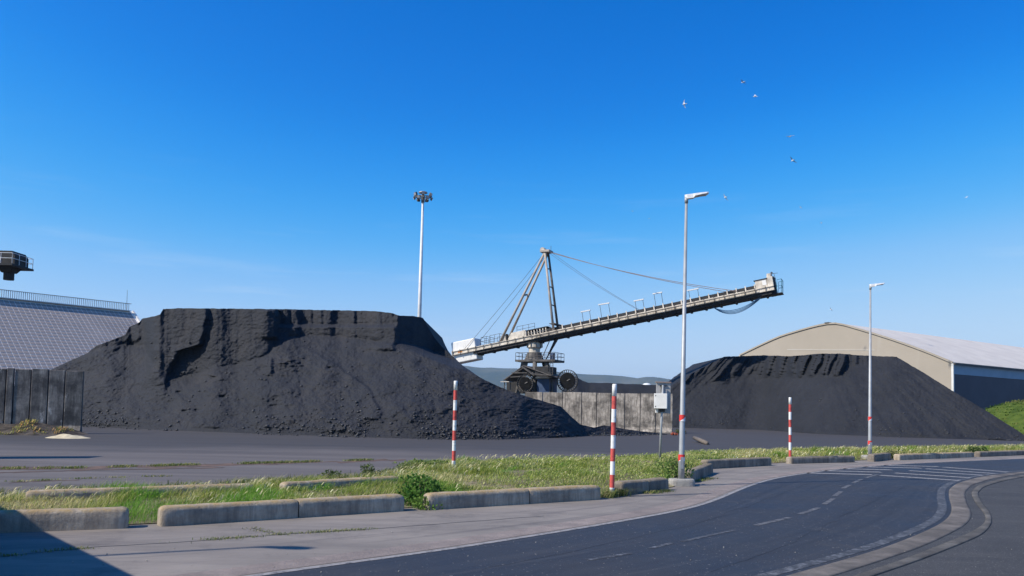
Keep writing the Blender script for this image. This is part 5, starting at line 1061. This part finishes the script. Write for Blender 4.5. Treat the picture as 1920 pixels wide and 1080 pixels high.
# yard-side grass fringe along the back barriers, footing weeds
line_weeds('fringe_weeds', 'grass fringe spilling over the back-row barriers', [(-20, 936), (60, 931), (300, 925), (480, 914), (540, 911), (700, 900), (800, 876)], 4200, 0.16, 0.30, 36, th_=-0.15)
line_weeds('gap_weeds', 'weeds filling the gap round the nearest striped post', [(1128, 934), (1147, 932), (1168, 929)], 500, 0.08, 0.25, 37, th_=-1)
line_weeds('gap_weeds', 'weeds at the foot of the barrier left of the nearer lamp', [(1205, 926), (1230, 925), (1252, 921)], 260, 0.05, 0.10, 38, th_=-1)
line_weeds('gap_weeds', 'green weeds by the turned barrier right of the nearer lamp', [(1305, 904), (1320, 901), (1336, 897)], 200, 0.05, 0.09, 39, th_=-1)
# grass on the far bank
n = 34000; bxs = 52.5 + 44 * r.random(n); bys = 79 + 30 * r.random(n); gi = np.clip(((bxs - 50) / 50 * 69).astype(int), 0, 68); gj = np.clip(((bys - 78) / 34 * 39).astype(int), 0, 38)
mxs, mys = np.meshgrid(np.linspace(50, 100, 70), np.linspace(78, 112, 40)); Zb = 4.2 * sst(52.5, 64, mxs) * sst(79, 90, mys + 2 * fbm(mxs * 0.2, mys * 0.2, 3)) * (1 - sst(100, 112, mys)) + 0.35 * fbm(mxs * 0.3, mys * 0.3, 4) * sst(52.5, 58, mxs) - 0.08
p = np.stack([bxs, bys, Zb[gj, gi] - 0.05], 1); k = p[:, 2] > 0.1; p = p[k]; n = len(p); pa = fbm(p[:, 0] * 0.35, p[:, 1] * 0.35, 4)
cc = hcol(r, n, (0.05, 0.10, 0.012), (0.11, 0.17, 0.025)); cc[pa > 0.12] = hcol(r, (pa > 0.12).sum(), (0.13, 0.16, 0.03), (0.2, 0.2, 0.06))
v, q, tr, c = blades(n, p, 0.18 + 0.25 * r.random(n) + 0.2 * np.clip(pa, 0, 1), 0.07 + 0.06 * r.random(n), 0.4 + 0.5 * r.random(n), cc, 12)
tag(np_mesh('bank_grass', v, q, 'grass', tris=tr, cols=c, smooth=False), 'bright green grass covering the bank at the right edge', 'grass', kind='stuff')
# leafy shrubs
def shrub(name, label, c, rx, ry, rz, n, ca, cb_, seed, leaf=0.05, cat='shrub', stems=8):
    r = np.random.default_rng(seed); c = np.asarray(c, float); th = thing(name, label, cat, c)
    m = MB()
    for k in range(stems):
        an = r.random() * 6.28; e = c + V3(math.cos(an) * rx * 0.7 * r.random(), math.sin(an) * ry * 0.7 * r.random(), rz * (0.7 + 0.4 * r.random())); m.ptube([c - UZ * 0.03, (c + e) / 2 + V3(0, 0, 0.05), e], [0.012, 0.009, 0.005], 5)
    m.build('stems', 'bark', th)
    d_ = r.normal(size=(n, 3)); d_ /= np.linalg.norm(d_, axis=1)[:, None]; rad = 0.45 + 0.55 * r.random(n) ** 0.5; lump = 1 + 0.95 * fbm(d_[:, 0] * 2.2 + seed, d_[:, 1] * 2.2 + d_[:, 2] * 2, 3)
    p = c + d_ * (rad * lump)[:, None] * np.array([rx, ry, rz * 0.62]) + np.array([0, 0, rz * 0.5]); p[:, 2] = np.maximum(p[:, 2], c[2] + 0.02)
    cc = hcol(r, n, ca, cb_); a1 = r.normal(size=(n, 3)); a1 /= np.linalg.norm(a1, axis=1)[:, None]; a2 = np.cross(a1, r.normal(size=(n, 3))); a2 /= np.linalg.norm(a2, axis=1)[:, None]; s_ = leaf * (0.6 + 0.8 * r.random(n))[:, None]
    v = np.stack([p - a1 * s_, p + a2 * s_ * 0.6, p + a1 * s_, p - a2 * s_ * 0.6], 1).reshape(-1, 3); q = np.arange(n * 4).reshape(-1, 4)
    np_mesh('leaves', v, q, 'grass', th, smooth=False, cols=np.repeat(cc, 4, 0)); return th
zz = lambda x, y: G(x, y)
shrub('leafy_shrub', 'dark leafy shrub growing in the gap between two front barriers', G(788, 950) + V3(0, 0.28, 0), 0.52, 0.55, 0.6, 1700, (0.045, 0.12, 0.018), (0.12, 0.23, 0.04), 41, 0.04)
shrub('leafy_weed', 'small pale weed spilling from the gap below the dark shrub', G(797, 955), 0.34, 0.2, 0.26, 500, (0.10, 0.19, 0.035), (0.18, 0.28, 0.05), 42, 0.03)
shrub('leafy_weed', 'leafy weed climbing round the nearer street lamp pole', l1 + V3(-0.1, 0.30, 0), 0.5, 0.3, 0.8, 1100, (0.07, 0.14, 0.03), (0.17, 0.26, 0.06), 43, 0.035)
shrub('grass_tuft', 'round windswept grass tuft behind the back barriers', G(800, 880), 0.95, 0.6, 0.3, 2200, (0.12, 0.18, 0.035), (0.26, 0.31, 0.09), 44, 0.04)
shrub('leafy_weed', 'sparse tall weed by the yard edge left of the tuft', G(690, 893), 0.3, 0.2, 0.36, 260, (0.05, 0.085, 0.02), (0.11, 0.15, 0.04), 45, 0.035)
shrub('leafy_weed', 'low weed clump by the yard edge above the back barrier end', G(620, 897), 0.35, 0.2, 0.25, 240, (0.06, 0.095, 0.02), (0.12, 0.16, 0.045), 46, 0.035)
shrub('leafy_weed', 'green weed in the gap between the last two barriers on the right', G(1833, 855), 0.6, 0.5, 0.5, 500, (0.045, 0.085, 0.02), (0.10, 0.14, 0.04), 47, 0.06)
shrub('leafy_weed', 'dry bushy weed on the farther lamp footing side', G(1672, 860), 0.6, 0.5, 0.35, 450, (0.08, 0.10, 0.03), (0.18, 0.18, 0.07), 48, 0.05)
# ------------------------------------------------------------------ litter
a = G(1302, 828) + UZ * 0.28; b_ = G(1326, 834) + UZ * 0.1; m = MB(); m.ptube([a, (a + b_) / 2, b_], [0.14, 0.15, 0.13], 10); o = m.build('wooden_log', 'log', base=(a + b_) / 2 * [1, 1, 0], smooth=True); tag(o, 'short grey log lying at the yard edge right of the nearer lamp', 'log')
c = G(1264, 816); rr_ = np.random.default_rng(5); m = MB()
for k in range(12): m.box(c + V3(rr_.normal(0, 0.2), rr_.normal(0, 0.2), 0.05 + 0.16 * rr_.random()), 0.05 + 0.15 * rr_.random(3), np.array(Matrix.Rotation(rr_.random() * 3, 3, rr_.normal(size=3))))
o = m.build('scrap_pile', 'rust', base=c); tag(o, 'small heap of red scrap at the end of the middle wall', 'scrap')
shrub('leafy_weed', 'tiny weed beside the red scrap at the end of the middle wall', G(1276, 814), 0.5, 0.4, 0.45, 150, (0.06, 0.08, 0.02), (0.13, 0.14, 0.04), 49, 0.08)
# pale chips scattered on the road and shoulder
def crumbs(name, label, n, seed, x0, x1, y0, y1, lo, hi, mat):
    r = np.random.default_rng(seed); iv = np.array([(1, 0, 0), (-1, 0, 0), (0, 1, 0), (0, -1, 0), (0, 0, 1), (0, 0, -1)], float); itr = np.array([(0, 2, 4), (2, 1, 4), (1, 3, 4), (3, 0, 4), (2, 0, 5), (1, 2, 5), (3, 1, 5), (0, 3, 5)])
    P_ = np.array([G(x, y) for x, y in zip(x0 + (x1 - x0) * r.random(n), y0 + (y1 - y0) * r.random(n) ** 1.3)]); sz = lo + (hi - lo) * r.random(n) ** 4; P_[:, 2] = 0.014 + sz * 0.3
    vv = P_[:, None] + iv[None] * sz[:, None, None] * (0.7 + 0.6 * r.random((n, 6, 1))); tr = itr[None] + (np.arange(n) * 6)[:, None, None]
    tag(np_mesh(name, vv.reshape(-1, 3), np.zeros((0, 4), int), mat, smooth=False, tris=tr.reshape(-1, 3)), label, 'gravel', kind='stuff')
crumbs('stone_chips', 'pale stone chips scattered over the road and shoulder', 160, 71, 0, 1920, 940, 1078, 0.005, 0.016, 'footing')
# ------------------------------------------------------------------ gulls
GL = ['dark gull highest in the sky', 'pale fluttering gull just below the highest one', 'steeply banking gull left of the high flock', 'white gull gliding with level wings, right of the flock', 'brown-winged gull just below the level gliding one', 'banking gull right of the nearer street lamp head', 'small gull low in the sky right of the lamp head, alone', 'gull flying low just above the warehouse roof apex', 'thin gull far right above the warehouse roof', 'speck of a gull left of the nearer lamp head', 'speck of a gull just right of the leftmost speck', 'small gull below the lone one, high over the boom tip']
for (px, py, Y, bank, yaw, up_, dark), lab in zip([(1393, 154, 128, 15, 40, 0.3, 1), (1416, 181, 128, -30, 80, 0.7, 0), (1283, 195, 128, 65, 60, 0.2, 0), (1481, 256, 118, -8, 5, 0.25, 0), (1486, 301, 112, 38, 15, 0.45, 1), (1360, 370, 130, 50, 20, 0.1, 0), (1501, 389, 260, 35, 20, 0.3, 0), (1558, 580, 230, 45, 30, 0.3, 1), (1812, 370, 180, -30, 10, 0.2, 0), (1186, 396, 300, 10, 30, 0.3, 1), (1217, 410, 300, -10, 30, 0.3, 1), (1540, 418, 300, 20, 60, 0.3, 0)], GL):
    c = D(px, py, Y); Rm = np.array(Matrix.Rotation(R(yaw), 3, 'Z') @ Matrix.Rotation(R(bank), 3, 'Y')); ax = Rm.T; gl = thing('gull', lab, 'gull', c, 'gulls over the yard')
    m = MB(); m.ptube([c - ax[1] * 0.30, c - ax[1] * 0.2, c, c + ax[1] * 0.2, c + ax[1] * 0.27, c + ax[1] * 0.34], [0.02, 0.06, 0.09, 0.06, 0.05, 0.01], 8); m.build('body', 'gull_white', gl, smooth=True)
    m = MB(); m.add([c - ax[1] * 0.22 - ax[0] * 0.03, c - ax[1] * 0.22 + ax[0] * 0.03, c - ax[1] * 0.45 + ax[0] * 0.1, c - ax[1] * 0.45 - ax[0] * 0.1], [(0, 1, 2, 3)]); m.prism([c - ax[1] * 0.22 - ax[0] * 0.03, c - ax[1] * 0.22 + ax[0] * 0.03, c - ax[1] * 0.45 + ax[0] * 0.1, c - ax[1] * 0.45 - ax[0] * 0.1], ax[2] * 0.012); m.build('tail', 'gull_white', gl)
    for sg in (-1, 1):
        e1_, e2_ = ax[0] * sg * 0.3 + ax[2] * 0.3 * up_ + ax[1] * 0.08, ax[0] * sg * 0.68 + ax[2] * 0.25 * up_ - ax[1] * 0.12; m = MB()
        for q in ([c + ax[1] * 0.12, c + e1_ + ax[1] * 0.06, c + e1_ - ax[1] * 0.12, c - ax[1] * 0.1], [c + e1_ + ax[1] * 0.06, c + e2_, c + e2_ - ax[1] * 0.03, c + e1_ - ax[1] * 0.12]): m.prism(q, ax[2] * 0.02)
        m.build('wing', 'gull_grey' if dark else 'gull_white', gl)
# ------------------------------------------------------------------ unseen coach, added beyond the left edge to cast the near-corner shadow
cd_ = unit(V3(2.8, -3.0, 0)); cn = V3(cd_[1], -cd_[0], 0); cn = cn if cn[0] < 0 else -cn      # along the shadow edge, and away from it
HB = 3.7; shp = G(105, 1003); off_ = V3(math.cos(SUN_AZ), math.sin(SUN_AZ), 0) * HB / math.tan(SUN_EL); e_mid = shp - off_
CL, CWd = 12.0, 2.5; cc_ = e_mid + cd_ * 0.6 + cn * CWd / 2
co = thing('shadow_coach', 'unseen white coach added outside the left of the view to cast the corner shadow', 'coach', cc_ * [1, 1, 0]); ax = np.array([cd_, -cn, UZ])
m = MB(); m.box(cc_ * [1, 1, 0] + UZ * (HB / 2 + 0.19), (CL, CWd, HB - 0.38), ax); bod = m.build('body', 'coach', co, bevel=0.10)
for sg in (1, -1):
    for k in range(7):
        m = MB(); m.box(cc_ * [1, 1, 0] + cd_ * (-4.8 + k * 1.6) - cn * sg * (CWd / 2 + 0.012) + UZ * 2.55, (1.5, 0.03, 1.1), ax); m.build('window', 'darkglass', co)
    for px_ in (-3.9, 3.9):
        m = MB(); m.lathe(cc_ * [1, 1, 0] + cd_ * px_ - cn * sg * (CWd / 2 - 0.13) + UZ * 0.5, [(0, -0.15), (0.45, -0.15), (0.5, -0.1), (0.5, 0.1), (0.45, 0.15), (0, 0.15)], 24, np.array([cd_, UZ, cn])); wh_ = m.build('wheel', 'tyre', co)
    m = MB(); m.box(cc_ * [1, 1, 0] + cd_ * sg * (CL / 2 + 0.012) + UZ * 2.4, (0.03, 2.1, 1.3), ax); m.build('windscreen', 'darkglass', co)
# unseen panel, added outside the frame to cast the shadow on the left yard
tip = G(165, 857.5); pb = tip - V3(math.cos(SUN_AZ), math.sin(SUN_AZ), 0) * 4.05; m = MB(); m.prism([pb + V3(x, -0.6, z) for x, z in ((0.0, -0.03), (0.0, 4.05), (-0.28, 4.05), (-0.9, 0.12), (-0.9, -0.03))], (0, 1.2, 0))
o = m.build('wall_panel', 'wall_dark', base=pb * [1, 1, 0], bevel=0.02); tag(o, 'unseen concrete wall panel added outside the left of the view to cast a yard shadow', 'wall panel')
#@@HAZE
mbx = MB(); mbx.box((0, 0, 164), (24000, 19400, 330.0))
hz_o = mbx.build('haze', None); hm = bpy.data.materials.new('thin_haze'); hm.use_nodes = True; hn = hm.node_tree; hn.nodes.clear(); ho = hn.nodes.new('ShaderNodeOutputMaterial'); pv_ = hn.nodes.new('ShaderNodeVolumePrincipled')
pv_.inputs['Color'].default_value = (0.52, 0.77, 1.0, 1); pv_.inputs['Density'].default_value = 0.00008; pv_.inputs['Anisotropy'].default_value = 0.2; hn.links.new(pv_.outputs[0], ho.inputs['Volume']); hz_o.data.materials.append(hm); tag(hz_o, 'thin blue haze in the air over the bay', 'haze', kind='stuff')
